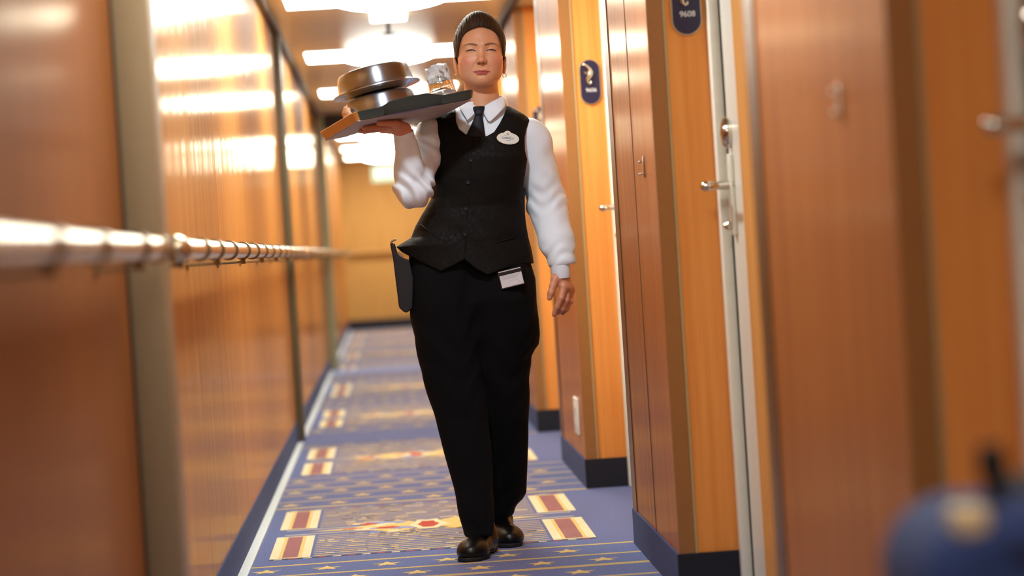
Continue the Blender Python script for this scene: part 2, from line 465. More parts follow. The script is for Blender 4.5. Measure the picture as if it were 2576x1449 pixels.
LX = .11
def lamp(y):
    dim = '_dim' if y < 3 else ('_mid' if y < 5 else '')
    root = empty('ceiling_light', (LX, y, ZC))
    a = MB(); a.box(LX-.495, LX+.495, y-.36, y+.36, ZC-.004, ZC-.0005); a.build('light_panel', M['lamp_panel'+dim], root)
    a = MB()
    for x0, x1, y0, y1 in ((-.505,-.495,-.37,.37), (.495,.505,-.37,.37), (-.495,.495,-.37,-.36), (-.495,.495,.36,.37)):
        a.box(LX+x0, LX+x1, y+y0, y+y1, ZC-.006, ZC-.0005)
    a.build('panel_frame', M['white'], root)
    prof = [(.29*math.cos(t), -.065*math.sin(t)) for t in [i*math.pi/2/10 for i in range(11)]]
    a = MB(); a.lathe([(max(r_, .0005), z) for r_, z in prof], Matrix.Translation((LX, y, ZC-.0045)), 40); a.build('dome', M['lamp'+dim], root, True)
    return root
LAMPS = [-1.7, 1.55, 4.3, 8.55, 11.35, 14.6, 17.85, 21.3, 24.4, 27.3, 29.7]
lnames = ['ceiling light behind the camera, outside the picture', 'ceiling light almost above the camera, outside the picture',
          'ceiling light a few steps in front of the walking woman, above the picture', 'ceiling light just behind the walking woman, above the picture',
          'nearest visible lit dome on a wide light panel, cut by the top edge', 'second visible lit dome on a wide panel, left of her head above the metal covers',
          'third lit panel, seen low behind the metal plate covers', 'fourth lit dome, just beyond the pale green frame',
          'lit dome under the tray, nearest of the far group', 'lit dome in the middle of the far group below the tray', 'farthest lit dome, by the green exit sign']
for y, l in zip(LAMPS, lnames): tag(lamp(y), l, 'ceiling light', 'dome lights on the ceiling')

M['spot'] = emit('lit downlight lens', rgb(.86,.94,1.0), SPOT)
r = empty('ceiling_downlight', (.16, 6.35, ZC)); tag(r, 'round recessed downlight over the corridor just ahead of the woman, above the picture', 'downlight')
a = MB(); a.lathe([(.0005,-.003),(.075,-.003),(.0755,-.0005)], Matrix.Translation((.10,6.35,ZC)), 36); a.build('lens', M['spot'], r, True)
a = MB(); a.lathe([(.077,-.0005),(.077,-.012),(.085,-.012),(.098,-.004),(.098,-.0005)], Matrix.Translation((.10,6.35,ZC)), 36); a.build('bezel', M['chrome'], r, True)
r = empty('sprinkler', (LX, 12.3, ZC)); tag(r, 'small ceiling spotlight with a sprinkler head between the two nearest domes', 'sprinkler')
a = MB(); a.box(LX-.10, LX+.08, 12.15, 12.35, ZC-.03, ZC-.0005, .006); a.build('lit_box', M['lamp_small'], r)
a = MB(); a.lathe([(0,-.062),(.035,-.062),(.036,-.054),(.010,-.05),(.010,0),(0,0)], Matrix.Translation((LX-.01,12.7,ZC-.001)), 20); a.build('sprinkler_head', M['brown_dark'], r, True)
r = empty('exit_sign', (.10, 29.2, 1.92)); tag(r, 'pale green lit exit sign hanging at the far end of the corridor', 'exit sign')
a = MB(); a.box(-.08, .27, 29.18, 29.22, 1.82, 2.01, .005); a.build('sign_panel', M['sign_green'], r)
for xx in (-.03, .22):
    a = MB(); a.tube([(xx,29.2,2.01),(xx,29.2,ZC-.001)], .004, 8); a.build('hanger', M['chrome'], r)
a = MB(); text_mesh('EXIT', .13, Matrix.Translation((.095, 29.176, 1.915)), a, .001); a.build('lettering', M['sign_legend'], r)

# ---------------------------------------------------------------- small fittings on the pillars
def seahorse(mb, cx, cy, cz, s):
    """a little raised metal figure, generic curl with a bent head"""
    pts = [(-.020,.042),(-.016,.046),(-.008,.040),(.000,.033),(.006,.024),(.009,.014),(.006,.004),(.000,-.006),(-.005,-.016),(-.004,-.025),(.002,-.030),(.008,-.027),(.009,-.021)]
    rs = [.003,.006,.0062,.006,.0085,.0105,.011,.009,.0065,.005,.0045,.0042,.003]
    mb.tube([(cx+x*s, cy-.006, cz+z*s) for x, z in pts], [r_*s for r_ in rs], 12)
    mb.tube([(cx-.018*s,cy-.006,cz+.018*s),(cx-.010*s,cy-.006,cz+.012*s),(cx+.002*s,cy-.006,cz+.014*s)], [.002*s,.0055*s,.004*s], 8)
def room_sign(n, num, label):
    cx, cz = .831, 1.557; y = n-.0075; hw, hh = .037, .084
    root = empty('room_sign', (cx, y, cz)); tag(root, label, 'room sign', 'oval room number signs')
    def pill(hw, hh, k=16):
        c = hh-hw; return [(hw*math.cos(a), c+hw*math.sin(a)) for a in [math.pi*i/k for i in range(k+1)]] + [(hw*math.cos(a), -c+hw*math.sin(a)) for a in [math.pi+math.pi*i/k for i in range(k+1)]]
    a = MB(); a.prism(pill(hw+.003, hh+.003), .006, Matrix.Translation((cx, y, cz))); a.build('sign_rim', M['sign_rim'], root)
    a = MB(); a.prism(pill(hw, hh), .002, Matrix.Translation((cx, y-.0025, cz))); a.build('sign_face', M['sign_blue'], root)
    a = MB(); seahorse(a, cx-.006, y-.004, cz+.022, 1.0); a.build('emblem', M['chrome'], root, True)
    a = MB(); text_mesh(num, .021, Matrix.Translation((cx+.002, y-.0035, cz-.032)), a); a.build('room_number', M['text_white'], root)
snm = ['9610', '9608', '9606', '9604', '9602', '9600']
slb = ['navy oval room sign on the closest pillar, above the picture', 'navy oval room sign cut by the top edge, nearest one in view',
       'navy oval room sign with a silver seahorse, to the right of her shoulder', 'small blurred navy room sign just above her shoulder',
       'far room sign hidden behind her head', 'farthest room sign on the right hand pillars']
for k, n in enumerate([3.40 + P*i for i in range(6)]): room_sign(n, snm[k], slb[k])

def wall_clip(y, label):
    root = empty('wall_hook', (XR, y, 1.14)); tag(root, label, 'hook', 'small metal hooks on the pillars')
    a = MB(); a.box(XR-.003, XR-.0002, y-.009, y+.009, 1.112, 1.170, .001); a.build('hook_plate', M['ring'], root, True)
    for z in (1.123, 1.156):
        a = MB(); a.lathe([(0,0),(.0035,0),(.003,.005),(.0048,.008),(.004,.012),(0,.0135)], Matrix.Translation((XR-.0042,y,z)) @ Matrix.Rotation(-math.pi/2, 4, 'Y'), 16)
        a.build('knob', M['chrome'], root, True)
wall_clip(3.76, 'two small metal knobs, blurred, on the large closest pillar')
wall_clip(6.62, 'small metal knob pair on the second pillar, right of her elbow')
r = empty('wall_socket', (XR, 9.6, .27)); tag(r, 'white wall socket low on the pillar behind her trouser leg', 'socket')
a = MB(); a.box(XR-.010, XR-.0002, 9.50, 9.66, .19, .335, .003); a.build('socket_plate', M['white'], r, True)
for z in (.23, .295):
    a = MB(); a.lathe([(0,0),(.02,0),(.02,.002),(0,.002)], Matrix.Translation((XR-.0102,9.58,z)) @ Matrix.Rotation(-math.pi/2, 4, 'Y'), 18); a.build('outlet', M['cream2'], r)

# ---------------------------------------------------------------- suitcase by the right edge
M['case_blue'] = mat('blue canvas', srgb(26,52,104), rough=.8, bump=(200,.4,.001))
M['case_black'] = mat('black canvas', srgb(8,9,12), rough=.85, bump=(200,.4,.001))
M['case_tag'] = mat('cream luggage label', srgb(214,196,150), rough=.5)
def suitcase():
    root = empty('suitcase', (.60, 2.3, 0)); tag(root, 'blurred blue and black suitcase standing at the lower right corner', 'suitcase')
    x0, x1, y0, y1, z0, z1 = .482, .86, 2.22, 2.46, .05, .672
    bm = bmesh.new(); bmesh.ops.create_cube(bm, size=1)
    for v in bm.verts: v.co = Vector(((x0+x1)/2+v.co.x*(x1-x0), (y0+y1)/2+v.co.y*(y1-y0), (z0+z1)/2+v.co.z*(z1-z0)))
    bmesh.ops.bevel(bm, geom=[e for e in bm.edges if abs(e.verts[0].co.y-e.verts[1].co.y) > .1], offset=.075, segments=8, affect='EDGES', profile=.5)
    bmesh.ops.bevel(bm, geom=[e for e in bm.edges if abs(e.verts[0].co.y-e.verts[1].co.y) < .001], offset=.03, segments=4, affect='EDGES', profile=.5)
    bm.verts.index_update(); a = MB(); a.add([v.co.copy() for v in bm.verts], [tuple(v.index for v in f.verts) for f in bm.faces]); bm.free()
    a.build('case_body', M['case_blue'], root, True)
    a = MB(); a.box(.565, .80, y0-.045, y0-.001, .10, .605, .02); a.build('front_pocket', M['case_black'], root, True)
    a = MB(); a.tube([(.64,2.34,.67),(.645,2.34,.690),(.66,2.34,.70),(.72,2.34,.70),(.745,2.34,.690),(.75,2.34,.67)], .011, 12); a.build('top_handle', M['case_black'], root, True)
    a = MB()
    a.tube([(.572,2.30,.668),(.571,2.30,.690),(.569,2.30,.708),(.568,2.30,.728)], [.010,.011,.015,.012], 12); a.build('carry_grip', M['case_black'], root, True)
    a = MB(); a.box(.61, .80, 2.232, 2.45, .668, .684, .006); a.build('top_panel', M['case_black'], root, True)
    a = MB(); a.box(.514, .546, 2.225, 2.27, .650, .678, .006); a.build('luggage_label', M['case_tag'], root, True)
    a = MB(); a.box(x0+.08, x1-.08, y0-.003, y0+.01, .628, .640, .003); a.build('zip', M['case_black'], root)
    for xx in (.52, .81):
        for yy in (2.26, 2.42):
            a = MB(); a.lathe([(0,-.012),(.022,-.012),(.024,0),(.022,.012),(0,.012)], Matrix.Translation((xx,yy,.0245)) @ Matrix.Rotation(math.pi/2, 4, 'Y'), 18)
            a.box(xx-.016, xx+.016, yy-.016, yy+.016, .04, .056); a.build('wheel', M['case_black'], root, True)
suitcase()
SC.view_settings.view_transform = 'Standard'; SC.view_settings.look = 'None'
SC.view_settings.gamma = 1; SC.view_settings.use_curve_mapping = False
SC.view_settings.exposure = 0.0
wd = bpy.data.worlds.new('world'); SC.world = wd; wd.use_nodes = True
wd.node_tree.nodes['Background'].inputs['Color'].default_value = (.02,.02,.02,1)
# ---------------------------------------------------------------- implicit surfaces
f32 = np.float32
def snet(fn, lo, hi, h):
    lo = np.array(lo, float); hi = np.array(hi, float)
    n = [int(math.ceil((hi[i]-lo[i])/h))+1 for i in range(3)]
    ax = [(lo[i] + h*np.arange(n[i])).astype(f32) for i in range(3)]
    X, Y, Z = ax[0][:,None,None], ax[1][None,:,None], ax[2][None,None,:]
    v = np.broadcast_to(fn(X, Y, Z), n).astype(f32)
    s = v < 0
    nc = [k-1 for k in n]; tot = nc[0]*nc[1]*nc[2]
    acc = np.zeros((tot, 3)); cnt = np.zeros(tot); quads = []
    for a in range(3):
        b, c = [(1,2),(2,0),(0,1)][a]
        sl0 = [slice(None)]*3; sl1 = [slice(None)]*3; sl0[a] = slice(0,-1); sl1[a] = slice(1,None)
        s0 = s[tuple(sl0)]; s1 = s[tuple(sl1)]
        idx = np.argwhere(s0 != s1)
        if len(idx) == 0: continue
        i1 = idx.copy(); i1[:,a] += 1
        v0 = v[idx[:,0],idx[:,1],idx[:,2]].astype(float); v1 = v[i1[:,0],i1[:,1],i1[:,2]].astype(float)
        t = v0/(v0-v1)
        p = idx.astype(float); p[:,a] += t
        ok = (idx[:,b] > 0) & (idx[:,b] < n[b]-1) & (idx[:,c] > 0) & (idx[:,c] < n[c]-1)
        cells = []
        for db, dc in ((1,1),(0,1),(0,0),(1,0)):
            ci = idx.copy(); ci[:,b] -= db; ci[:,c] -= dc
            val = np.all((ci >= 0) & (ci < np.array(nc)), axis=1)
            fl = (ci[:,0]*nc[1] + ci[:,1])*nc[2] + ci[:,2]
            for q in range(3): acc[:,q] += np.bincount(fl[val], p[val][:,q], tot)
            cnt += np.bincount(fl[val], minlength=tot)
            cells.append(fl)
        q = np.stack(cells, 1)[ok]; sg = (v0 < 0)[ok]
        q[~sg] = q[~sg][:, ::-1]
        quads.append(q)
    q = np.concatenate(quads)
    used = np.unique(q); remap = np.full(tot, -1); remap[used] = np.arange(len(used))
    V = acc[used]/cnt[used][:,None]*h + lo
    return V, remap[q]
def to_mesh(name, V, Q, m=None, parent=None, mats=None, mi=None):
    if parent is not None: V = V - np.array(parent.matrix_world.translation)
    me = bpy.data.meshes.new(name)
    me.vertices.add(len(V)); me.vertices.foreach_set('co', V.astype(f32).ravel())
    me.loops.add(len(Q)*4); me.loops.foreach_set('vertex_index', Q.astype(np.int32).ravel())
    me.polygons.add(len(Q)); me.polygons.foreach_set('loop_start', np.arange(0, len(Q)*4, 4, dtype=np.int32))
    if mats:
        for a in mats: me.materials.append(a)
        if mi is not None: me.polygons.foreach_set('material_index', mi.astype(np.int32))
    elif m: me.materials.append(m)
    me.polygons.foreach_set('use_smooth', np.ones(len(Q), bool))
    me.update(calc_edges=True); me.validate()
    o = bpy.data.objects.new(name, me); COL.objects.link(o)
    if parent: o.parent = parent
    return o
def smooth_v(V, Q, it=1, lam=.5):
    e = np.concatenate([Q[:,[0,1]], Q[:,[1,2]], Q[:,[2,3]], Q[:,[3,0]]])
    for _ in range(it):
        s = np.zeros_like(V); c = np.zeros(len(V))
        for q in range(3): s[:,q] = np.bincount(e[:,0], V[e[:,1],q], len(V)) + np.bincount(e[:,1], V[e[:,0],q], len(V))
        c = np.bincount(e[:,0], minlength=len(V)) + np.bincount(e[:,1], minlength=len(V))
        V = V*(1-lam) + lam*s/c[:,None]
    return V
def smin(a, b, k):
    h = np.maximum(k - np.abs(a-b), 0)/k
    return np.minimum(a, b) - h*h*k*.25
def smax(a, b, k): return -smin(-a, -b, k)
def sq(x): return x*x
def cap(X, Y, Z, a, b, ra, rb=None):
    rb = ra if rb is None else rb
    a = np.asarray(a, float); b = np.asarray(b, float); d = b-a; L = float(d @ d) + 1e-12
    h = np.clip(((X-f32(a[0]))*f32(d[0]) + (Y-f32(a[1]))*f32(d[1]) + (Z-f32(a[2]))*f32(d[2]))/f32(L), 0, 1)
    return np.sqrt(sq(X-f32(a[0])-h*f32(d[0])) + sq(Y-f32(a[1])-h*f32(d[1])) + sq(Z-f32(a[2])-h*f32(d[2]))) - (f32(ra) + h*f32(rb-ra))
def ell(X, Y, Z, c, r):
    x, y, z = (X-f32(c[0])), (Y-f32(c[1])), (Z-f32(c[2]))
    k0 = np.sqrt(sq(x/f32(r[0])) + sq(y/f32(r[1])) + sq(z/f32(r[2])))
    k1 = np.sqrt(sq(x/f32(r[0]**2)) + sq(y/f32(r[1]**2)) + sq(z/f32(r[2]**2))) + f32(1e-9)
    return k0*(k0-1)/k1
def chain(X, Y, Z, pts, rs, k=.003):
    d = None
    for i in range(len(pts)-1):
        c = cap(X, Y, Z, pts[i], pts[i+1], rs[i], rs[i+1]); d = c if d is None else smin(d, c, k)
    return d
def polysdf(X, Z, poly):
    poly = np.asarray(poly, float); n = len(poly)
    d = None; ins = None
    for i in range(n):
        a = poly[i]; b = poly[(i+1) % n]; e = b-a
        h = np.clip(((X-a[0])*e[0] + (Z-a[1])*e[1])/(e @ e), 0, 1)
        q = sq(X-a[0]-h*e[0]) + sq(Z-a[1]-h*e[1])
        d = q if d is None else np.minimum(d, q)
        c = ((a[1] > Z) != (b[1] > Z)) & (X < (b[0]-a[0])*(Z-a[1])/(b[1]-a[1]+1e-12) + a[0])
        ins = c if ins is None else ins ^ c
    return np.where(ins, -np.sqrt(d), np.sqrt(d)).astype(f32)

B = 7.60                                   # distance of the woman's torso
class Loft:
    """body outline from left and right edges; cy and half depth from a table over height"""
    def __init__(s, left, right, depth, Y=B, n=2.3):
        L = np.array([W(x, y, Y) for x, y in left]); R = np.array([W(x, y, Y) for x, y in right])
        L = L[np.argsort(L[:,2])]; R = R[np.argsort(R[:,2])]; s.L, s.R, s.n = L, R, n
        D = np.array([(W(1200, y, Y)[2], c, b) for y, c, b in depth]); s.D = D[np.argsort(D[:,0])]
    def __call__(s, X, Y, Z, grow=0.0):
        z = np.asarray(Z, float)
        xl = np.interp(z, s.L[:,2], s.L[:,0]); xr = np.interp(z, s.R[:,2], s.R[:,0])
        cy = np.interp(z, s.D[:,0], s.D[:,1]); b = np.interp(z, s.D[:,0], s.D[:,2])
        cx = ((xl+xr)/2).astype(f32); a = ((xr-xl)/2+grow).astype(f32); b = (b+grow).astype(f32); cy = cy.astype(f32)
        e = (np.abs((X-cx)/a)**s.n + np.abs((Y-cy)/b)**s.n)**(1/s.n)
        return (e-1)*np.minimum(a, b)
def trace(px, py, sdf, off=0.0, Ya=6.9, Yb=8.0):
    """first point along this line of sight where the surface stands"""
    ys = np.linspace(Ya, Yb, 600); d = W(px, py, 1.0) - np.array([0,0,CAMZ])
    P_ = np.array([0,0,CAMZ]) + ys[:,None]*d
    v = np.array(sdf(P_[:,0].astype(f32), P_[:,1].astype(f32), P_[:,2].astype(f32))) - off
    i = np.argmax(v < 0)
    return P_[i] if v[i] < 0 else W(px, py, B-.1)

# ---------------------------------------------------------------- materials of the figure
def attr_mat(name, rough, sss=0.0, **k):
    m, nt, b = new_mat(name)
    at = nt.nodes.new('ShaderNodeAttribute'); at.attribute_name = 'tone'
    nz = nt.nodes.new('ShaderNodeTexNoise'); nz.inputs['Scale'].default_value = 220; nz.inputs['Detail'].default_value = 4
    tc = nt.nodes.new('ShaderNodeTexCoord'); nt.links.new(tc.outputs['Object'], nz.inputs['Vector'])
    mx = nt.nodes.new('ShaderNodeMixRGB'); mx.blend_type = 'MULTIPLY'; mx.inputs['Fac'].default_value = .12
    nt.links.new(at.outputs['Color'], mx.inputs['Color1']); nt.links.new(nz.outputs['Fac'], mx.inputs['Color2'])
    nt.links.new(mx.outputs['Color'], b.inputs['Base Color'])
    bp = nt.nodes.new('ShaderNodeBump'); bp.inputs['Strength'].default_value = .25; bp.inputs['Distance'].default_value = .0006
    nt.links.new(nz.outputs['Fac'], bp.inputs['Height']); nt.links.new(bp.outputs['Normal'], b.inputs['Normal'])
    S(b, Roughness=rough, Subsurface_Weight=sss, Subsurface_Radius=(1.0,.35,.18), Subsurface_Scale=.006, **k)
    return m
M['skin'] = attr_mat('skin', .48, .25)
def cloth(name, c, rough=.85, scale=500, strength=.3, dist=.0006, sheen=.0, wr=0.0, wscale=18, spec=.5, transl=0):
    m, nt, b = new_mat(name)
    tc = nt.nodes.new('ShaderNodeTexCoord')
    nz = nt.nodes.new('ShaderNodeTexNoise'); nz.inputs['Scale'].default_value = scale; nz.inputs['Detail'].default_value = 2
    nt.links.new(tc.outputs['Object'], nz.inputs['Vector'])
    bp = nt.nodes.new('ShaderNodeBump'); bp.inputs['Strength'].default_value = strength; bp.inputs['Distance'].default_value = dist
    nt.links.new(nz.outputs['Fac'], bp.inputs['Height'])
    if wr:
        mp = nt.nodes.new('ShaderNodeMapping'); mp.inputs['Scale'].default_value = (1,1,.55); mp.inputs['Rotation'].default_value = (0,.5,0)
        nt.links.new(tc.outputs['Object'], mp.inputs['Vector'])
        n2 = nt.nodes.new('ShaderNodeTexNoise'); n2.inputs['Scale'].default_value = wscale; n2.inputs['Detail'].default_value = 1.5; n2.inputs['Distortion'].default_value = .25
        nt.links.new(mp.outputs['Vector'], n2.inputs['Vector'])
        b2 = nt.nodes.new('ShaderNodeBump'); b2.inputs['Strength'].default_value = 1; b2.inputs['Distance'].default_value = wr
        nt.links.new(n2.outputs['Fac'], b2.inputs['Height']); nt.links.new(bp.outputs['Normal'], b2.inputs['Normal'])
        nt.links.new(b2.outputs['Normal'], b.inputs['Normal'])
    else: nt.links.new(bp.outputs['Normal'], b.inputs['Normal'])
    S(b, Base_Color=c, Roughness=rough, Sheen_Weight=sheen, Specular_IOR_Level=spec)
    return m
M['shirt'] = cloth('white cotton', srgb(222,231,240), wr=.005, wscale=15)
M['trouser'] = cloth('black wool', srgb(9,9,12), rough=.95, wr=.008, wscale=7, spec=.15)
M['tie'] = cloth('black tie silk', srgb(14,14,22), rough=.6, spec=.3)
M['shoe'] = mat('black leather', srgb(9,8,9), rough=.34, bump=(60,.2,.001), Specular_IOR_Level=.3)
M['sole'] = mat('black rubber sole', srgb(12,12,12), rough=.7)
def vest_mat():
    m, nt, b = new_mat('black brocade')
    tc = nt.nodes.new('ShaderNodeTexCoord')
    v = nt.nodes.new('ShaderNodeTexVoronoi'); v.inputs['Scale'].default_value = 95; v.distance = 'MANHATTAN'
    n = nt.nodes.new('ShaderNodeTexNoise'); n.inputs['Scale'].default_value = 12; n.inputs['Detail'].default_value = 4
    nt.links.new(tc.outputs['Object'], v.inputs['Vector']); nt.links.new(tc.outputs['Object'], n.inputs['Vector'])
    rp = nt.nodes.new('ShaderNodeValToRGB'); rp.color_ramp.elements[0].position = .2; rp.color_ramp.elements[0].color = srgb(5,5,6)
    rp.color_ramp.elements[1].position = .55; rp.color_ramp.elements[1].color = srgb(16,13,11)
    nt.links.new(v.outputs['Distance'], rp.inputs['Fac']); nt.links.new(rp.outputs['Color'], b.inputs['Base Color'])
    r2 = nt.nodes.new('ShaderNodeMapRange'); r2.inputs['To Min'].default_value = .5; r2.inputs['To Max'].default_value = .8
    nt.links.new(v.outputs['Distance'], r2.inputs['Value']); nt.links.new(r2.outputs['Result'], b.inputs['Roughness'])
    bp = nt.nodes.new('ShaderNodeBump'); bp.inputs['Strength'].default_value = 1; bp.inputs['Distance'].default_value = .006
    nt.links.new(n.outputs['Fac'], bp.inputs['Height']); nt.links.new(bp.outputs['Normal'], b.inputs['Normal'])
    S(b, Specular_IOR_Level=.14)
    return m
M['vest'] = vest_mat()
def hair_mat():
    m, nt, b = new_mat('dark brown hair')
    tc = nt.nodes.new('ShaderNodeTexCoord')
    mp = nt.nodes.new('ShaderNodeMapping'); mp.inputs['Scale'].default_value = (330,30,60)
    nt.links.new(tc.outputs['Object'], mp.inputs['Vector'])
    n = nt.nodes.new('ShaderNodeTexNoise'); n.inputs['Scale'].default_value = 1; n.inputs['Detail'].default_value = 5
    nt.links.new(mp.outputs['Vector'], n.inputs['Vector'])
    rp = nt.nodes.new('ShaderNodeValToRGB'); rp.color_ramp.elements[0].position = .35; rp.color_ramp.elements[0].color = srgb(24,15,9)
    rp.color_ramp.elements[1].position = .72; rp.color_ramp.elements[1].color = srgb(70,46,25)
    nt.links.new(n.outputs['Fac'], rp.inputs['Fac']); nt.links.new(rp.outputs['Color'], b.inputs['Base Color'])
    bp = nt.nodes.new('ShaderNodeBump'); bp.inputs['Strength'].default_value = .8; bp.inputs['Distance'].default_value = .002
    nt.links.new(n.outputs['Fac'], bp.inputs['Height']); nt.links.new(bp.outputs['Normal'], b.inputs['Normal'])
    S(b, Roughness=.6, Specular_IOR_Level=.25)
    return m
M['hair'] = hair_mat()
M['eye_white'] = mat('eye white', srgb(200,180,165), rough=.25)
M['iris'] = mat('brown iris', srgb(52,36,22), rough=.15)
M['gold'] = mat('gold hoop', srgb(226,196,130), rough=.2, metal=1)

person = empty('person', W(1225, 1400, B)); person.matrix_world = Matrix.Translation((float(W(1225,1400,B)[0]), B, 0)); person.location = (float(W(1225,1400,B)[0]), B, 0)
bpy.context.view_layer.update()
tag(person, 'woman in black vest, white shirt and black trousers walking with a tray on one hand', 'person')

# ---------------------------------------------------------------- head
HO = W(1209.5, 140, B)                     # middle of the head
rt = math.radians(-2.2); cR, sR = math.cos(rt), math.sin(rt)
OX = -.0025
def to_local(X, Y, Z):
    x = X-f32(HO[0]); y = Y-f32(HO[1]); z = Z-f32(HO[2])
    # small roll of the head about the line of sight
    return (x*f32(cR) + z*f32(sR)) - f32(OX), y + x*0, (-x*f32(sR) + z*f32(cR))
def from_local(p):
    x, y, z = p[0]+OX, p[1], p[2]
    return np.array([x*cR - z*sR + HO[0], y+HO[1], x*sR + z*cR + HO[2]])
def head_parts(x, y, z):
    """skin of the head in its own frame: x to the picture's right, -y is the face, z up"""
    ax = np.abs(x)
    d = ell(x, y, z, (0,.012,.046), (.072,.094,.080))
    d = smin(d, ell(x, y, z, (0,-.018,-.004), (.0685,.070,.080)), .03)
    d = smin(d, ell(x, y, z, (0,-.024,-.045), (.0600,.058,.045)), .03)
    d = smin(d, ell(ax, y, z, (.031,-.030,-.058), (.0230,.040,.025)), .03)
    d = smin(d, ell(x, y, z, (0,-.066,-.079), (.024,.019,.0170)), .026)
    d = smin(d, ell(ax, y, z, (.039,-.060,-.024), (.023,.022,.021)), .024)         # cheeks
    d = smin(d, cap(ax, y, z, (.008,-.078,.026), (.044,-.066,.030), .010, .010), .016)
    d = smax(d, -ell(ax, y, z, (.030,-.100,.0115), (.017,.017,.0115)), .016)       # eye sockets
    # eyelids
    lid = ell(ax, y, z, (.0310,-.0700,.0105), (.0175,.0150,.0125))
    d = smin(d, lid, .007)
    # nose
    d = smin(d, cap(x, y, z, (0,-.076,.016), (0,-.0985,-.0190), .0060, .0085), .012)
    d = smin(d, ell(x, y, z, (0,-.1020,-.0225), (.0100,.0095,.0090)), .006)
    d = smin(d, ell(ax, y, z, (.0110,-.0925,-.0255), (.0064,.0090,.0066)), .005)
    d = smax(d, -ell(ax, y, z, (.0068,-.0990,-.0322), (.0036,.0058,.0036)), .0018)
    # folds from nose to mouth, philtrum
    d = smax(d, -cap(ax, y, z, (.0185,-.0915,-.0290), (.0275,-.0865,-.046), .0018, .0008), .006)
    d = smax(d, -cap(x, y, z, (0,-.0965,-.037), (0,-.0965,-.048), .0016, .0020), .005)
    # lips
    mz = -.0570
    up = chain(ax, y, z, [(.0045,-.0925,mz+.0042), (.0135,-.0885,mz+.0030), (.0255,-.0805,mz+.0012)], [.0040,.0036,.0013], .003)
    up = smin(up, cap(x, y, z, (-.004,-.0925,mz+.0035), (.004,-.0925,mz+.0035), .0038), .003)
    lo = chain(ax, y, z, [(0,-.0900,mz-.0052), (.0100,-.0880,mz-.0046), (.0230,-.0805,mz-.0004)], [.0056,.0049,.0013], .004)
    d = smin(d, up, .0035); d = smin(d, lo, .0035)
    d = smax(d, -chain(ax, y, z, [(0,-.0990,mz-.0006), (.013,-.0945,mz-.0002), (.0270,-.0845,mz+.0004)], [.0013,.0012,.0012], .001), .0022)
    d = smax(d, -ell(x, y, z, (0,-.0985,-.0695), (.016,.008,.0040)), .008)           # hollow under the lower lip
    # slit between the lids
    sl = chain(ax, y*.3, z, [(.0190,-.0255,.0084), (.0255,-.0262,.0100), (.0335,-.0260,.0102), (.0420,-.0245,.0078)], [.0007,.0014,.0014,.0007], .001)
    d = smax(d, -sl, .0010)
    # crease over the lid
    d = smax(d, -chain(ax, y, z, [(.0185,-.0800,.0130), (.028,-.0868,.0182), (.0385,-.0825,.0170)], [.0005,.0009,.0004], .001), .003)
    return d
def ear_parts(x, y, z):
    ax = np.abs(x)
    e = ell(ax - (z+.03)*.12, y - (z+.030)*.2, z, (.0775,.014,-.028), (.0062,.0155,.0265))
    e = smax(e, -ell(ax, y, z, (.0865,.014,-.022), (.0045,.010,.018)), .004)
    e = smin(e, ell(ax, y, z, (.0735,.008,-.051), (.0042,.0065,.0070)), .006)
    return e
NB = W(1215, 268, B+.01)
def head_fn(X, Y, Z):
    x, y, z = to_local(X, Y, Z)
    d = head_parts(x, y, z)
    n = cap(X, Y, Z, from_local((0,.024,-.055)), NB + np.array([.0,.014,-.03]), .0510, .057)
    d = smin(d, n, .018)
    # shoulders root so that the neck widens under the collar
    d = smin(d, cap(X, Y, Z, NB+np.array([-.05,.02,-.035]), NB+np.array([.05,.02,-.035]), .045), .03)
    d = smin(d, ear_parts(x, y, z), .006)
    return d
V, Q = snet(head_fn, HO+np.array([-.13,-.135,-.215]), HO+np.array([.13,.13,.15]), .0016)
V = smooth_v(V, Q, 1, .35)
HV, HQ = V, Q

# ---------------------------------------------------------------- hands
def hand_left_pts():
    """hand hanging at her side, thumb towards the picture's left"""
    f = B-.08
    wr = W(1412, 694, f)
    K = [W(1418,722,f-.015), W(1427,725,f+.004), W(1433,729,f+.022), W(1435,734,f+.038)]
    PIP = [W(1412,750,f-.028), W(1424,756,f-.012), W(1433,758,f+.008), W(1434,756,f+.028)]
    DIP = [W(1402,772,f-.022), W(1414,777,f-.010), W(1424,778,f+.004), W(1427,774,f+.020)]
    TIP = [W(1394,791,f-.012), W(1405,786,f+.004), W(1416,787,f+.012), W(1419,783,f+.022)]
    TH = [W(1397,703,f-.012), W(1391,720,f-.022), W(1386,737,f-.030), W(1382.5,750,f-.032)]
    return wr, K, PIP, DIP, TIP, TH
def left_hand(X, Y, Z):
    wr, K, PIP, DIP, TIP, TH = hand_left_pts()
    up = W(1408, 660, B-.08)
    d = cap(X, Y, Z, up, wr, .024, .0235)
    d = smin(d, cap(X, Y, Z, wr, (K[0]+K[1])/2, .022, .0155), .012)
    d = smin(d, cap(X, Y, Z, wr+np.array([.006,.012,0]), (K[2]+K[3])/2, .020, .0135), .012)
    d = smin(d, chain(X, Y, Z, [wr+np.array([-.006,-.004,-.004])]+TH, [.016,.0135,.0110,.0096,.0078], .008), .010)
    d = smin(d, chain(X, Y, Z, K, [.0130,.0134,.0126,.0110], .006), .012)
    for k, r in zip(range(4), (.0100,.0103,.0098,.0088)):
        c = chain(X, Y, Z, [K[k]+(wr-K[k])*.15, K[k], PIP[k], DIP[k], TIP[k]], [r*1.05, r*1.18, r, r*.9, r*.74], .003)
        d = smin(d, c, .0035)
    return d
wr, K, *_ = hand_left_pts()
lhp = np.array([wr] + sum([list(q_) for q_ in hand_left_pts()[1:]], []) + [W(1408,660,B-.08)])
LH = snet(left_hand, lhp.min(0)-.032, lhp.max(0)+.034, .0016)

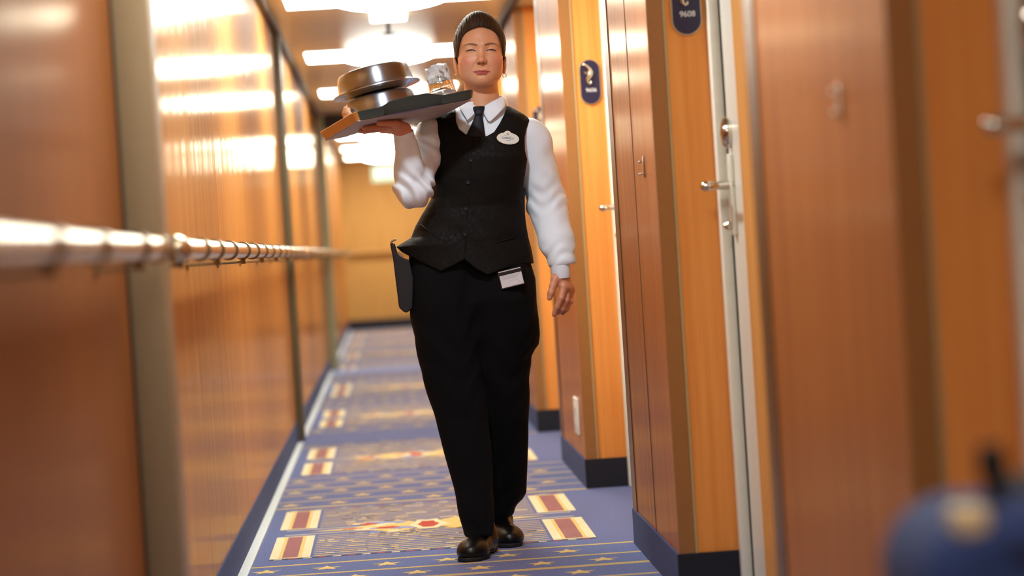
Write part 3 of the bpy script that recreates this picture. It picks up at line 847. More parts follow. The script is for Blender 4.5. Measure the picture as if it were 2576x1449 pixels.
# tray frame: left near, right near, left far corners
TNL, TNR = W(893, 303, B-.45), W(1205, 243, B-.30)
TFL = W(797, 358, B-.145)
ex = (TNR-TNL); TWD = float(np.linalg.norm(ex)); ex /= TWD
ey = (TFL-TNL); ey -= ex*(ey @ ex); TDP = float(np.linalg.norm(ey)); ey /= TDP
ez = np.cross(ex, ey)
TO = TNL + ex*TWD/2 + ey*TDP/2
print('tray', TWD, TDP, ez)
def T(p): return TO + ex*p[0] + ey*p[1] + ez*p[2]
def Tpx(px, py, h=0.0):
    """point of the tray plane (height h above it) on this line of sight"""
    d = W(px, py, 1.0)-np.array([0,0,CAMZ]); o = np.array([0,0,CAMZ])
    t = ((TO+ez*h-o) @ ez)/(d @ ez); p = o+d*t; r = p-TO
    return float(r @ ex), float(r @ ey)
Hc = Tpx(1010, 303, -.020)
HXO = Hc[0]+.042
print('hand centre on tray', Hc)
def right_hand_pts():
    hx, hy = HXO, .0
    wrp = T((hx+.012, hy+.016, -.034))
    palm = T((hx-.006, hy+.003, -.020))
    K = [T((hx-.030, hy-.038, -.016)), T((hx-.040, hy-.016, -.015)), T((hx-.040, hy+.008, -.015)), T((hx-.034, hy+.030, -.016))]
    PIP = [T((hx-.066, hy-.062, -.0125)), T((hx-.086, hy-.028, -.012)), T((hx-.084, hy+.012, -.012)), T((hx-.070, hy+.044, -.012))]
    TIP = [T((hx-.102, hy-.084, -.011)), T((hx-.130, hy-.036, -.011)), T((hx-.124, hy+.016, -.011)), T((hx-.098, hy+.056, -.011))]
    TH = [T((hx+.006, hy+.046, -.026)), T((hx-.006, hy+.074, -.018)), T((hx-.024, hy+.096, -.012))]
    return wrp, palm, K, PIP, TIP, TH
def right_hand(X, Y, Z):
    wrp, palm, K, PIP, TIP, TH = right_hand_pts()
    d = cap(X, Y, Z, RARM[2], wrp, .024, .023)
    d = smin(d, cap(X, Y, Z, wrp, palm, .023, .021), .012)
    for k in range(4): d = smin(d, cap(X, Y, Z, wrp, K[k], .018, .012), .010)
    for k, r in zip(range(4), (.0088,.0092,.0088,.0078)):
        d = smin(d, chain(X, Y, Z, [K[k], PIP[k], TIP[k]], [r*1.2, r, r*.8], .003), .004)
    d = smin(d, chain(X, Y, Z, [wrp]+TH, [.016,.0125,.0105,.0082], .006), .010)
    # flattened where the tray rests on it
    tz = (X-f32(TO[0]))*f32(ez[0]) + (Y-f32(TO[1]))*f32(ez[1]) + (Z-f32(TO[2]))*f32(ez[2])
    return smax(d, tz + f32(.0035), .003)
wrp0 = right_hand_pts()[0]
RARM = [W(1097, 336, B-.01), W(1041, 478, B-.13), wrp0 + (W(1041,478,B-.13)-wrp0)*.10]
LARM = [W(1343, 350, B), W(1377, 514, B+.02), W(1412, 690, B-.08)]
bb = np.array([T((x, y, z)) for x in (-.20, .05) for y in (-.12, .12) for z in (-.08, .01)] + [RARM[2]])
RH = snet(right_hand, bb.min(0)-.03, bb.max(0)+.02, .0018)

# hidden body under the clothes, closing the figure
def body_core(X, Y, Z):
    d = cap(X, Y, Z, NB+np.array([0,.02,-.06]), W(1190, 640, B+.02), .075, .085)
    d = smin(d, cap(X, Y, Z, NB+np.array([-.10,.02,-.07]), NB+np.array([.12,.02,-.07]), .035), .05)
    d = smin(d, cap(X, Y, Z, W(1120,760,B), W(1262,760,B), .085), .05)
    return d
def limb(X, Y, Z, pts, rs): return chain(X, Y, Z, pts, rs, .02)
def core_all(X, Y, Z):
    d = body_core(X, Y, Z)
    d = smin(d, limb(X, Y, Z, LARM, [.036,.034,.020]), .03)
    d = smin(d, limb(X, Y, Z, [RARM[0], RARM[1], wrp0], [.036,.034,.020]), .03)
    d = smin(d, limb(X, Y, Z, [W(1120,780,B), W(1180,1080,B-.02), W(1200,1320,B-.09)], [.075,.050,.030]), .03)
    d = smin(d, limb(X, Y, Z, [W(1262,780,B), W(1268,1060,B+.06), W(1272,1240,B+.19)], [.075,.048,.026]), .03)
    return d
CB = snet(core_all, W(930, 1345, B)-np.array([0,.45,0]), np.array([W(1470,300,B)[0], B+.35, NB[2]-.02]), .009)

def skin_tone(V):
    """complexion: brows, lips, flushed cheeks are colours of the skin itself"""
    x, y, z = to_local(V[:,0], V[:,1], V[:,2]); ax = np.abs(x)
    base = np.array(srgb(220,160,120)[:3]); T_ = np.tile(base, (len(V), 1))
    def mixc(w, c):
        w = np.clip(w, 0, 1)[:,None]; T_[:] = T_*(1-w) + np.array(srgb(*c)[:3])*w
    def dist(p, q, zz=True):
        d = np.asarray(q)-np.asarray(p); h = np.clip(((ax-p[0])*d[0] + (z-p[1])*d[1])/(d @ d), 0, 1)
        return np.sqrt((ax-p[0]-h*d[0])**2 + (z-p[1]-h*d[1])**2), h
    face = (y < -.03)
    mixc(face*.55*np.exp(-((ax-.048)**2/.017**2 + (z+.024)**2/.019**2)), (212,112,94))
    mixc(face*.35*np.exp(-((ax-.0)**2/.015**2 + (z+.024)**2/.012**2)), (214,118,92))
    mixc(face*.30*np.exp(-((ax-.031)**2/.016**2 + (z-.004)**2/.010**2)), (226,168,136))
    # brows
    b = None
    P_ = [(.0138,.0260,.0026),(.022,.0284,.0031),(.034,.0303,.0026),(.045,.0287,.0018),(.0545,.0240,.0008)]
    for a, c in zip(P_[:-1], P_[1:]):
        d, h = dist(a[:2], c[:2]); w = 1-np.clip((d-(a[2]+(c[2]-a[2])*h)+.0008)/.0016, 0, 1); b = w if b is None else np.maximum(b, w)
    rs = np.random.RandomState(1); b = b*.95
    mixc(face*(y < -.05)*b*.85, (96,60,42))
    # lash line
    b = None
    P_ = [(.0180,.0088),(.0255,.0118),(.0335,.0122),(.0445,.0084)]
    for a, c in zip(P_[:-1], P_[1:]):
        d, h = dist(a, c); w = 1-np.clip((d-.0013)/.0012, 0, 1); b = w if b is None else np.maximum(b, w)
    mixc(face*b*.95, (34,20,14))
    P_ = [(.0190,.0082),(.0265,.0083),(.0350,.0083),(.0430,.0078)]; b = None
    for a, c in zip(P_[:-1], P_[1:]):
        d, h = dist(a, c); w = 1-np.clip((d-.0004)/.0012, 0, 1); b = w if b is None else np.maximum(b, w)
    mixc(face*b*.6, (70,40,28))
    # lips
    mz = -.0570
    zu = np.interp(ax, [0,.005,.014,.0265], [mz+.0052, mz+.0064, mz+.0050, mz+.0012])
    zl = np.interp(ax, [0,.010,.020,.0265], [mz-.0096, mz-.0086, mz-.0044, mz-.0002])
    w = np.clip((zu-z)/.0012, 0, 1)*np.clip((z-zl)/.0016, 0, 1)*(ax < .0270)
    mixc((y < -.07)*w*.95, (192,92,86))
    w = np.exp(-((z-np.interp(ax, [0,.013,.0275], [mz-.0006, mz-.0002, mz+.0004]))**2)/.0010**2)*(ax < .0275)
    mixc((y < -.07)*w*.7, (104,34,34))
    # nostrils
    mixc(face*np.exp(-((ax-.0068)**2/.0034**2 + (z+.0322)**2/.0032**2))*.8*(y < -.08), (92,36,26))
    return T_
def joined(parts, name, m, parent):
    Vs, Qs, n = [], [], 0
    for v, q in parts: Vs.append(v); Qs.append(q+n); n += len(v)
    V = np.concatenate(Vs); Q = np.concatenate(Qs)
    o = to_mesh(name, V.copy(), Q, m, parent)
    return o, V
body, BV = joined([(HV,HQ), LH, RH, CB], 'body', M['skin'], person)
tone = skin_tone(BV)
hands = np.zeros(len(BV)); hands[len(HV):] = 1
for i in range(3): tone[hands > 0, i] = srgb(208,142,110)[i]
nails = [hand_left_pts()[5][3]]
ca = body.data.color_attributes.new('tone', 'FLOAT_COLOR', 'POINT')
ca.data.foreach_set('color', np.concatenate([tone, np.ones((len(tone),1))], 1).astype(f32).ravel())

# eyes
for sg in (-1, 1):
    c = from_local((sg*.0310, -.0708, .0098)); a = MB(); a.cur = 0
    rot = Matrix.Translation(Vector(tuple(c))) @ Matrix.Rotation(math.pi/2, 4, 'X')
    prof = [(.0125*math.sin(t), .0125*math.cos(t)) for t in np.linspace(0.5, math.pi, 16)]
    a.lathe(prof, rot, 28); a.cur = 1
    a.lathe([(.0125*math.sin(t), .0125*math.cos(t)+.0004) for t in np.linspace(0.001, .52, 8)], rot, 28)
    a.build('eye', None, person, True, [M['eye_white'], M['iris']])
# earrings
for sg, yy in ((-1, -.002), (1, .006)):
    c = from_local((sg*.0755, yy, -.0630)); a = MB()
    a.tube([tuple(c+np.array([.0060*math.cos(t), .0015*math.sin(t)*sg, .0068*math.sin(t)])) for t in np.linspace(0, 2*math.pi, 28)], .0010, 8, cap=False)
    a.build('earring', M['gold'], person, True)

# ---------------------------------------------------------------- hair
def hair_fn(X, Y, Z):
    x, y, z = to_local(X, Y, Z); ax = np.abs(x)
    d = ell(x, y, z, (.0,.016,.046), (.0785,.100,.087))
    d = smin(d, ell(x, y, z, (-.004,-.030,.088), (.042,.050,.045)), .03)             # lift above the forehead
    d = smin(d, ell(ax, y, z, (.056,-.006,.022), (.0225,.055,.050)), .02)
    d = smin(d, ell(x, y, z, (0,.050,.0), (.070,.066,.062)), .03)
    d = smin(d, ell(x, y, z, (0,.122,.020), (.034,.030,.034)), .012)                 # knot at the back
    # comb marks
    d = d + f32(.0006)*np.sin(x*f32(760) + z*f32(120)*np.sign(x)) * np.sin(z*f32(90)+x*f32(50)) + f32(.0006)*np.sin(x*f32(1250)+y*f32(80))
    # the face stays free
    zt = z + 0*x
    hw = np.interp(zt, [-.20,-.03,-.005,.015,.035,.052,.066,.075,.0825,.09], [.080,.0715,.0690,.0675,.0635,.0560,.0450,.0320,.0120,-.03]).astype(f32)
    lim = np.interp(zt, [-.2,-.02,.0,.02,.06,.09], [.020,.012,-.006,-.012,-.02,-.03]).astype(f32)
    cut = smax((ax-hw)*f32(.8), (y-lim)*f32(.8), .006)
    d = smax(d, -cut, .004)
    # free the ears and the neck
    d = smax(d, -ell(ax, y, z, (.085,.006,-.044), (.030,.026,.036)), .006)
    low = np.interp(y + 0*x, [-.03,.0,.03,.07], [-.010,-.004,-.03,-.058]).astype(f32)
    d = smax(d, (low - z), .006)
    return d
V, Q = snet(hair_fn, HO+np.array([-.10,-.125,-.11]), HO+np.array([.10,.165,.15]), .0018)
hair = to_mesh('hair', smooth_v(V, Q, 1, .3), Q, M['hair'], person)
# loose fine hairs
rr = random.Random(5); a = MB()
for i in range(46):
    t = rr.uniform(-1.25, 1.25); yy = rr.uniform(-.03, .05)
    p0 = np.array([.079*math.sin(t), yy, .046+.084*math.cos(t)*.99]); o_ = np.array([math.sin(t), 0, math.cos(t)])
    L = rr.uniform(.008, .022); s_ = rr.choice((-1,1))*rr.uniform(.3,1)
    pts = [from_local(p0 + o_*(.001+.35*L*k/4*math.sin(k*.7)) + np.array([o_[2]*s_, .4, -o_[0]*s_])*L*k/4) for k in range(5)]
    a.tube(pts, [.00028]*4+[.0001], 4)
tag(a.build('loose_hair', M['hair'], person), kind='stuff')

# ---------------------------------------------------------------- shirt
TL = [(1168,252),(1160,262),(1138,275),(1106,288),(1090,303),(1086,340),(1089,400),(1091,440),(1088,500),(1068,540),(1054,570),(1040,600),(1028,640),(1030,690),(1034,740)]
TR = [(1256,250),(1268,262),(1290,274),(1318,288),(1334,304),(1335,340),(1332,400),(1321,450),(1317,500),(1318,540),(1321,570),(1325,600),(1331,640),(1336,690),(1340,740)]
DEP = [(250,B+.02,.062),(275,B+.015,.075),(300,B+.008,.088),(345,B,.108),(400,B-.006,.122),(450,B-.004,.119),(520,B,.108),(600,B,.114),(690,B,.122),(740,B,.122)]
torso = Loft(TL, TR, DEP)
def folds(X, Y, Z, a=.0028, s=1.0):
    u = (X*.8+Z*.6)*95*s + 2.2*np.sin(Z*31*s+Y*17) + 1.3*np.sin(X*43*s)
    w = (Z*1.0-X*.3)*70*s + 1.8*np.sin(X*37*s+Y*29*s+1)
    return (a*np.sin(u)*(.5+.5*np.sin(w*.37+1)) + a*.6*np.sin(w)*(.5+.5*np.sin(u*.23))).astype(f32)
zb = float(W(1200, 625, B)[2])
def shirt_left(X, Y, Z):
    s, e, w = LARM
    d = cap(X, Y, Z, s+np.array([-.006,0,.0]), e, .056, .061)
    m = e*.45 + w*.55 + np.array([.006,-.004,0])
    d = smin(d, cap(X, Y, Z, e, m, .061, .053), .02)
    d = smin(d, cap(X, Y, Z, m, W(1413,655,B-.07), .053, .042), .02)
    d = smin(d, ell(X, Y, Z, W(1424,652,B-.068), (.032,.036,.026)), .012)
    d = smin(d, cap(X, Y, Z, W(1333,335,B), W(1350,362,B), .046), .02)
    ax = (w-s)/np.linalg.norm(w-s); t = ((X-s[0])*ax[0] + (Y-s[1])*ax[1] + (Z-s[2])*ax[2])
    br = .0020*np.exp(-((t-.20)/.05)**2) + .0030*np.exp(-((t-.38)/.035)**2)
    q = (X*.7 - Y*.3)*60
    d = d + (br*np.sin(t*130 + 3.4*np.sin(q) + 1.5*np.sin(Y*40))).astype(f32) + folds(X, Y, Z, .0015, .8)
    # the sleeve ends above the cuff
    a_ = W(1400, 672, B-.08); n = (W(1412,694,B-.08)-W(1402,640,B-.08)); n /= np.linalg.norm(n)
    return smax(d, ((X-a_[0])*n[0]+(Y-a_[1])*n[1]+(Z-a_[2])*n[2]).astype(f32), .006)
def shirt_right(X, Y, Z):
    s, e, w = RARM[0], RARM[1], RARM[2]
    d = cap(X, Y, Z, s+np.array([-.012,0,0]), e, .052, .054)
    wp = w + (e-w)*.12
    d = smin(d, cap(X, Y, Z, e+np.array([-.008,0,-.0]), wp, .053, .034), .012)
    d = smin(d, cap(X, Y, Z, e+np.array([.012,0,-.004]), e+np.array([-.012,0,.02]), .042), .02)
    ax = (wp-e)/np.linalg.norm(wp-e); t = ((X-e[0])*ax[0] + (Y-e[1])*ax[1] + (Z-e[2])*ax[2])
    br = .007*np.exp(-((t-.0)/.045)**2) + .003
    d = d + (br*np.sin(((X-e[0])*.9+(Z-e[2])*.5)*150 + 2*np.sin(Z*45+Y*20))*.6).astype(f32) + folds(X, Y, Z, .002, 1.2)
    return d
def shirt_fn(X, Y, Z):
    d = smax(torso(X, Y, Z, -.007), (f32(zb)-Z), .006)
    d = smin(d, shirt_left(X, Y, Z), .012)
    d = smin(d, shirt_right(X, Y, Z), .010)
    # opening for the neck
    d = smax(d, -cap(X, Y, Z, NB+np.array([0,.006,.08]), NB+np.array([0,.012,-.055]), .066, .050), .003)
    d = smax(d, -ell(X, Y, Z, NB+np.array([-.004,-.055,.006]), (.026,.05,.020)), .004)
    return d
lo = np.array([W(975,500,B-.2)[0], B-.36, W(1420,705,B)[2]]); hi = np.array([W(1462,500,B)[0], B+.15, W(1200,238,B)[2]])
V, Q = snet(shirt_fn, lo, hi, .0032)
to_mesh('shirt', smooth_v(V, Q, 1, .3), Q, M['shirt'], person)
# cuffs
def cuff(cx, r1, r2, thick, a, b, name='cuff'):
    a = np.array(a); b = np.array(b); d = (b-a)/np.linalg.norm(b-a); L = np.linalg.norm(b-a)
    q = Vector((0,0,1)).rotation_difference(Vector(tuple(d))); M4 = Matrix.Translation(Vector(tuple(a))) @ q.to_matrix().to_4x4() @ Matrix.Diagonal((1,.86,1,1))
    mb = MB(); mb.lathe([(r1,0),(r1,L*.5),(r2,L-.002),(r2-.001,L),(r2-thick,L),(r2-thick,L-.006),(r1-thick,0)], M4, 40)
    mb.build(name, M['shirt'], person, True)
cuff(0, .0325, .0310, .0022, W(1407,655,B-.078), W(1413,701,B-.080))
wv = RARM[1]-wrp0; wv /= np.linalg.norm(wv)
cuff(0, .0335, .0315, .0022, wrp0+wv*.062, wrp0+wv*.004)

# ---------------------------------------------------------------- vest
VL = [(x-2, y) for x, y in TL[:9]] + [(1062,540),(1046,570),(1036,598),(1014,613),(999,622),(1004,640),(1018,680),(1028,720)]
VR = [(x+2, y) for x, y in TR[:12]] + [(1337,640),(1341,664),(1343,690),(1343,720)]
VD = [(y, c, b+(.010 if y > 560 else .003)) for y, c, b in DEP[:-1]] + [(720,B,.134)]
vloft = Loft(VL, VR, VD)
VO = B-.10
vp = [(1060,262),(1083,250),(1145,248),(1147,275),(1148,305),(1155,324),(1170,337),(1190,343),(1224,343),(1243,332),(1258,309),(1270,286),(1278,262),(1292,262),(1337,294),(1337,302),(1327,320),(1321,345),(1322,378),(1328,400),(1324,430),(1319,470),
      (1380,500),(1380,600),(1352,663),(1310,664),(1268,676),(1226,692),(1196,676),(1168,653),(1140,668),(1109,683),(1060,660),(1012,634),(996,620),(1006,612),(1008,590),(990,560),(1030,480),(1086,452),(1088,400),(1085,345),(1080,300)]
vpoly = np.array([W(x, y, VO)[[0,2]] for x, y in vp])
def vest_fn(X, Y, Z):
    d = vloft(X, Y, Z, .003) + folds(X, Y, Z, .0016, .55)
    p = polysdf(X, Z, vpoly)
    # closing edge down the front
    return smax(d, p, .0025)
V, Q = snet(vest_fn, np.array([vpoly[:,0].min()-.005, B-.16, vpoly[:,1].min()-.01]), np.array([vpoly[:,0].max()+.0, B+.16, vpoly[:,1].max()+.005]), .0028)
vest = to_mesh('vest', smooth_v(V, Q, 1, .3), Q, M['vest'], person)
bpy.context.view_layer.update()
vest_s = lambda X, Y, Z: vloft(X, Y, Z, .003)
for px, py in ((1184,402),(1177,458),(1171,524),(1169,588)):
    c = trace(px, py, vest_s); a = MB()
    a.lathe([(0,-.001),(.0066,-.001),(.0072,.0012),(.0060,.0026),(.0045,.0020),(0,.0020)], Matrix.Translation(Vector(tuple(c+np.array([0,-.0010,0])))) @ Matrix.Rotation(math.pi/2, 4, 'X'), 20)
    o = a.build('button', M['tie'], person, True); o.parent = vest; o.matrix_parent_inverse = Matrix.Identity(4); o.location = (0,0,0)
def strip_on(pts, sdf, w, off=.0015, th=.0016):
    a = MB(); P3 = [trace(x, y, sdf) + np.array([0,-off,0]) for x, y in pts]
    a.tube([tuple(p) for p in P3], w, 8); return a
n_ = 14
for (x0, y0), (x1, y1) in (((1058,566),(1108,604)), ((1236,614),(1294,596))):
    a = strip_on([(x0+(x1-x0)*i/n_, y0+(y1-y0)*i/n_) for i in range(n_+1)], vest_s, .0032, .0002)
    o = a.build('pocket_welt', M['vest'], person, True); o.parent = vest
a = strip_on([(1189-(1189-1168)*i/24, 350+(650-350)*i/24) for i in range(25)], vest_s, .0016, .0004)
o = a.build('front_edge', M['vest'], person, True); o.parent = vest

# ---------------------------------------------------------------- collar and tie
def sheet(name, rows, m, th=.0022, sub=1):
    """thin cloth panel through a grid of points, given thickness"""
    R, C = len(rows), len(rows[0]); vs = [Vector(tuple(p)) for r in rows for p in r]
    fs = [(r*C+c, r*C+c+1, (r+1)*C+c+1, (r+1)*C+c) for r in range(R-1) for c in range(C-1)]
    a = MB(); a.add(vs, fs); o = a.build(name, m, person, True)
    so = o.modifiers.new('thick', 'SOLIDIFY'); so.thickness = th; so.offset = 0
    if sub: su = o.modifiers.new('soft', 'SUBSURF'); su.levels = sub; su.render_levels = sub
    return o
f0 = B
def g(px, py, dy): return W(px, py, f0+dy)
# right wing in the picture: from the neck fold down to the point
sheet('collar', [[g(1211,270,-.074), g(1216,288,-.083), g(1223,301,-.090), g(1230,312,-.094)],
                 [g(1226,260,-.070), g(1233,272,-.080), g(1240,284,-.087), g(1246,296,-.091)],
                 [g(1246,250,-.054), g(1252,260,-.070), g(1257,270,-.080), g(1261,281,-.084)],
                 [g(1264,242,-.022), g(1268,250,-.040), g(1270,258,-.058), g(1272,266,-.066)],
                 [g(1266,240,.020), g(1271,248,.018), g(1274,256,.016), g(1277,263,.012)],
                 [g(1250,238,.070), g(1252,246,.074), g(1253,254,.077), g(1254,262,.080)],
                 [g(1215,238,.084), g(1215,246,.088), g(1215,254,.091), g(1215,262,.094)],
                 [g(1180,241,.070), g(1178,249,.074), g(1177,257,.077), g(1176,265,.080)],
                 [g(1160,246,.020), g(1157,254,.018), g(1155,262,.016), g(1153,269,.012)],
                 [g(1162,249,-.022), g(1160,257,-.040), g(1158,265,-.058), g(1156,272,-.066)],
                 [g(1176,256,-.054), g(1172,266,-.070), g(1168,278,-.080), g(1166,288,-.084)],
                 [g(1192,263,-.070), g(1187,275,-.080), g(1181,288,-.087), g(1174,300,-.091)],
                 [g(1208,270,-.074), g(1198,283,-.083), g(1187,295,-.090), g(1172,306,-.094)]], M['shirt'], .003)
sh_s = lambda X, Y, Z: torso(X, Y, Z, -.007)
def tp(px, py, off=.004): return trace(px, py, sh_s) + np.array([0,-off,0])
rows = []
for (yl, xl_, yr, xr_, o_) in ((269,1189,268,1219,.022),(272,1188,271,1219,.026),(280,1190,280,1217,.027),(288,1194,288,1213,.024),(292,1194,292,1213,.016),(305,1189,305,1216,.013),(322,1181,322,1218,.011),(340,1172,340,1221,.009),(356,1165,356,1224,.004)):
    rows.append([tp(xl_+(xr_-xl_)*k/4, yl+(yr-yl)*k/4, o_ + .004*(1-abs(k-2)/2)) for k in range(5)])
sheet('tie', rows, M['tie'], .004, 1)
a = MB(); P3 = [tp(1224+.8*i, 300+5*i, .001) for i in range(9)]
a.tube([tuple(p) for p in P3], .0016, 6); a.build('shirt_placket', M['shirt'], person, True)

# ---------------------------------------------------------------- trousers
A_L = [(1048,600),(1030,640),(1028,700),(1031,760),(1033,800),(1046,870),(1060,940),(1078,1000),(1108,1100),(1128,1180),(1143,1240),(1156,1300),(1165,1345)]
A_R = [(1200,600),(1200,760),(1206,850),(1217,950),(1229,1050),(1236,1150),(1240,1250),(1239,1300),(1238,1345)]
A_D = [(600,B,.105),(640,B,.112),(760,B,.122),(900,B-.01,.098),(1050,B-.02,.080),(1200,B-.05,.072),(1345,B-.09,.078)]
B_L = [(1160,600),(1180,760),(1190,850),(1200,1000),(1215,1150),(1228,1250),(1232,1340)]
B_R = [(1318,600),(1328,640),(1345,700),(1350,760),(1357,800),(1358,840),(1355,868),(1338,898),(1335,930),(1334,1000),(1335,1100),(1333,1180),(1331,1252),(1322,1270),(1306,1290),(1290,1340)]
B_D = [(600,B,.105),(640,B,.112),(760,B,.122),(900,B+.03,.098),(1050,B+.07,.080),(1200,B+.14,.074),(1300,B+.20,.078),(1345,B+.21,.07)]
legA = Loft(A_L, A_R, A_D, n=2.2); legB = Loft(B_L, B_R, B_D, n=2.2)
ztop = float(W(1200, 612, B)[2])
def trousers_fn(X, Y, Z):
    za = float(W(1200, 1346, B-.09)[2])
    a = smax(legA(X, Y, Z), f32(za)-Z, .004)
    nB = (Z - (W(1240,1325,B+.2)[2])) - (X - W(1240,1325,B+.2)[0])*.62
    b = smax(legB(X, Y, Z), (-nB*.8).astype(f32), .004)
    zh = np.interp(np.asarray(Z, float), [float(W(1200,900,B)[2]), float(W(1200,760,B)[2])], [.012, .06]).astype(f32)
    h = np.maximum(zh - np.abs(a-b), 0)/zh
    d = np.minimum(a, b) - h*h*zh*.25
    d = smax(d, Z-f32(ztop), .004)
    amp = np.interp(np.asarray(Z, float), [.08, .25, .5, .9], [.0022, .0016, .0018, .002]).astype(f32)
    return d + amp*np.sin(Z*46 + 3*np.sin(X*30+Y*22) + 2*np.sin(Z*11)).astype(f32)
V, Q = snet(trousers_fn, np.array([W(1010,800,B)[0], B-.20, .05]), np.array([W(1375,800,B)[0], B+.33, ztop+.01]), .0042)
to_mesh('trousers', smooth_v(V, Q, 2, .4), Q, M['trouser'], person)
trou_s = lambda X, Y, Z: np.minimum(legA(X, Y, Z), legB(X, Y, Z))

# ---------------------------------------------------------------- shoes
def shoe(toe, heel, name='shoe', lift=0.0):
    toe = np.array(toe, float); heel = np.array(heel, float)
    d_ = toe-heel; L = float(np.linalg.norm(d_[:2])); fx = d_[0]/L; fy = d_[1]/L; sl = lift/L
    def loc(X, Y, Z):
        u = (X-f32(heel[0]))*f32(fx) + (Y-f32(heel[1]))*f32(fy); v = -(X-f32(heel[0]))*f32(fy) + (Y-f32(heel[1]))*f32(fx)
        return u/f32(L)*f32(.26), v, Z - np.maximum(0, f32(lift)*(1-u/f32(L*.72)))
    def up(X, Y, Z):
        u, v, z = loc(X, Y, Z)
        d = ell(u, v, z, (.205,.002,.026), (.060,.047,.034))
        d = smin(d, cap(u, v*.9, z, (.055,0,.040), (.190,0,.026), .036, .034), .03)
        d = smin(d, ell(u, v, z, (.045,0,.040), (.048,.034,.040)), .02)
        d = smin(d, cap(u, v, z, (.060,0,.055), (.055,0,.115), .036, .034), .03)
        d = smin(d, cap(u, v, z, (.085,0,.075), (.150,0,.052), .018, .016), .015)
        return smax(d, f32(.012)-z, .004)
    def so(X, Y, Z):
        u, v, z = loc(X, Y, Z)
        w = np.interp(np.asarray(u, float), [-.004,.02,.07,.12,.19,.245,.268], [.012,.033,.034,.031,.050,.036,.006]).astype(f32)
        d = np.abs(v)-w
        d = smax(d, -u-f32(.003), .008); d = smax(d, u-f32(.266), .006)
        top = np.where(u < .075, .022, .014).astype(f32)
        bot = np.where((u > .078) & (u < .105), .006, .0012).astype(f32)
        return smax(smax(d, z-top, .003), bot-z, .002)
    lo = np.minimum(toe, heel)-np.array([.07,.07,0]); hi = np.maximum(toe, heel)+np.array([.07,.07,0])
    lo[2] = -.004; hi[2] = .17+lift
    root = empty(name, (0,0,0)); root.parent = person; root.matrix_parent_inverse = person.matrix_world.inverted()
    bpy.context.view_layer.update()
    V, Q = snet(up, lo, hi, .0028); o = to_mesh('upper', V, Q, M['shoe']); o.parent = root
    V, Q = snet(so, lo, hi, .0028); o = to_mesh('sole', V, Q, M['sole']); o.parent = root
    def wpt(u, v, z):
        uu = u/.26*L; z += max(0, lift*(1-uu/(L*.72)))
        return (heel[0]+uu*fx - v*fy, heel[1]+uu*fy + v*fx, z)
    a = MB()
    for k, u in enumerate((.092,.108,.124,.140)):
        zt = .098-.0115*k*1.05
        a.tube([wpt(u,-.017,zt-.010), wpt(u,-.008,zt-.001), wpt(u,.008,zt-.001), wpt(u,.017,zt-.010)], .0017, 8)
    for sg in (-1, 1):
        a.tube([wpt(.090,0,.102), wpt(.100,sg*.014,.110), wpt(.106,sg*.026,.100), wpt(.102,sg*.018,.096), wpt(.092,0,.102)], .0015, 8)
        a.tube([wpt(.092,0,.102), wpt(.104,sg*.018,.098), wpt(.116,sg*.030,.080), wpt(.124,sg*.034,.066)], .0013, 8)
    o = a.build('laces', M['tie'], None, True); o.parent = root
    return root
def floorpt(px, py):
    d = W(px, py, 1.0)-np.array([0,0,CAMZ]); t = -CAMZ/d[2]; return d*t+np.array([0,0,CAMZ])
t1 = floorpt(1178, 1416); t2 = floorpt(1288, 1379)
print('toes', t1, t2)
shoe((t1[0], t1[1]+.012, 0), (t1[0]+.075, t1[1]+.262, 0))
shoe((t2[0], t2[1]+.012, 0), (t2[0]-.035, t2[1]+.27, 0), lift=.035)
# ---------------------------------------------------------------- badge, card and pouch
M['badge'] = mat('white oval badge', srgb(222,228,222), rough=.3)
M['badge_rim'] = mat('cream badge rim', srgb(232,230,206), rough=.35)
M['ink'] = mat('dark ink', srgb(60,74,84), rough=.5)
M['ink_faint'] = mat('pale grey ink', srgb(150,158,160), rough=.5)
M['ink_red'] = mat('red brown ink', srgb(176,110,84), rough=.5)
def frame4(c, right_, up_):
    r_ = Vector(tuple(right_)).normalized(); u_ = Vector(tuple(up_)); u_ = (u_ - r_*u_.dot(r_)).normalized(); n_ = r_.cross(u_)  # towards the viewer
    m = Matrix.Identity(4)
    for i in range(3): m[i][0] = r_[i]; m[i][1] = -n_[i]; m[i][2] = u_[i]; m[i][3] = float(c[i])
    return m
c = trace(1277, 349, vest_s); pr = trace(1300, 350.5, vest_s); pl = trace(1254, 347.5, vest_s); pu = trace(1278, 335, vest_s); pd = trace(1276, 363, vest_s)
mfr = frame4((pr+pl+pu+pd)/4 + np.array([0,-.0045,0]), pr-pl, pu-pd)
root = empty('name_badge', c); root.matrix_world = mfr.copy(); bpy.context.view_layer.update()
tag(root, 'white oval name badge pinned to the upper right of her black vest', 'name badge')
def oval(a, b, n=48): return [(a*math.cos(2*math.pi*i/n), b*math.sin(2*math.pi*i/n)) for i in range(n)]
def badge_outline(a, b, r, cz, n=72):
    out = []
    for i in range(n):
        t = 2*math.pi*i/n; d = 1/math.sqrt((math.cos(t)/a)**2 + (math.sin(t)/b)**2)
        # reach of the small round bump on top
        ux, uz = math.cos(t), math.sin(t); bq = uz*cz; disc = bq*bq-(cz*cz-r*r)
        if disc > 0 and uz > 0: d = max(d, bq+math.sqrt(disc))
        out.append((d*ux, d*uz))
    return out
s_ = 1/ (F/(B-.1))
A_, B_ = 29.8*s_, 15.6*s_
q = MB(); q.prism(badge_outline(A_, B_, 10.6*s_, 9.6*s_), .003, mfr @ Matrix.Translation((0,-.0030,0))); q.build('badge_rim', M['badge_rim'], root)
q = MB(); q.prism(badge_outline(A_-.0028, B_-.0024, 8.2*s_, 9.8*s_), .001, mfr @ Matrix.Translation((0,-.0038,0))); q.build('badge_face', M['badge'], root)
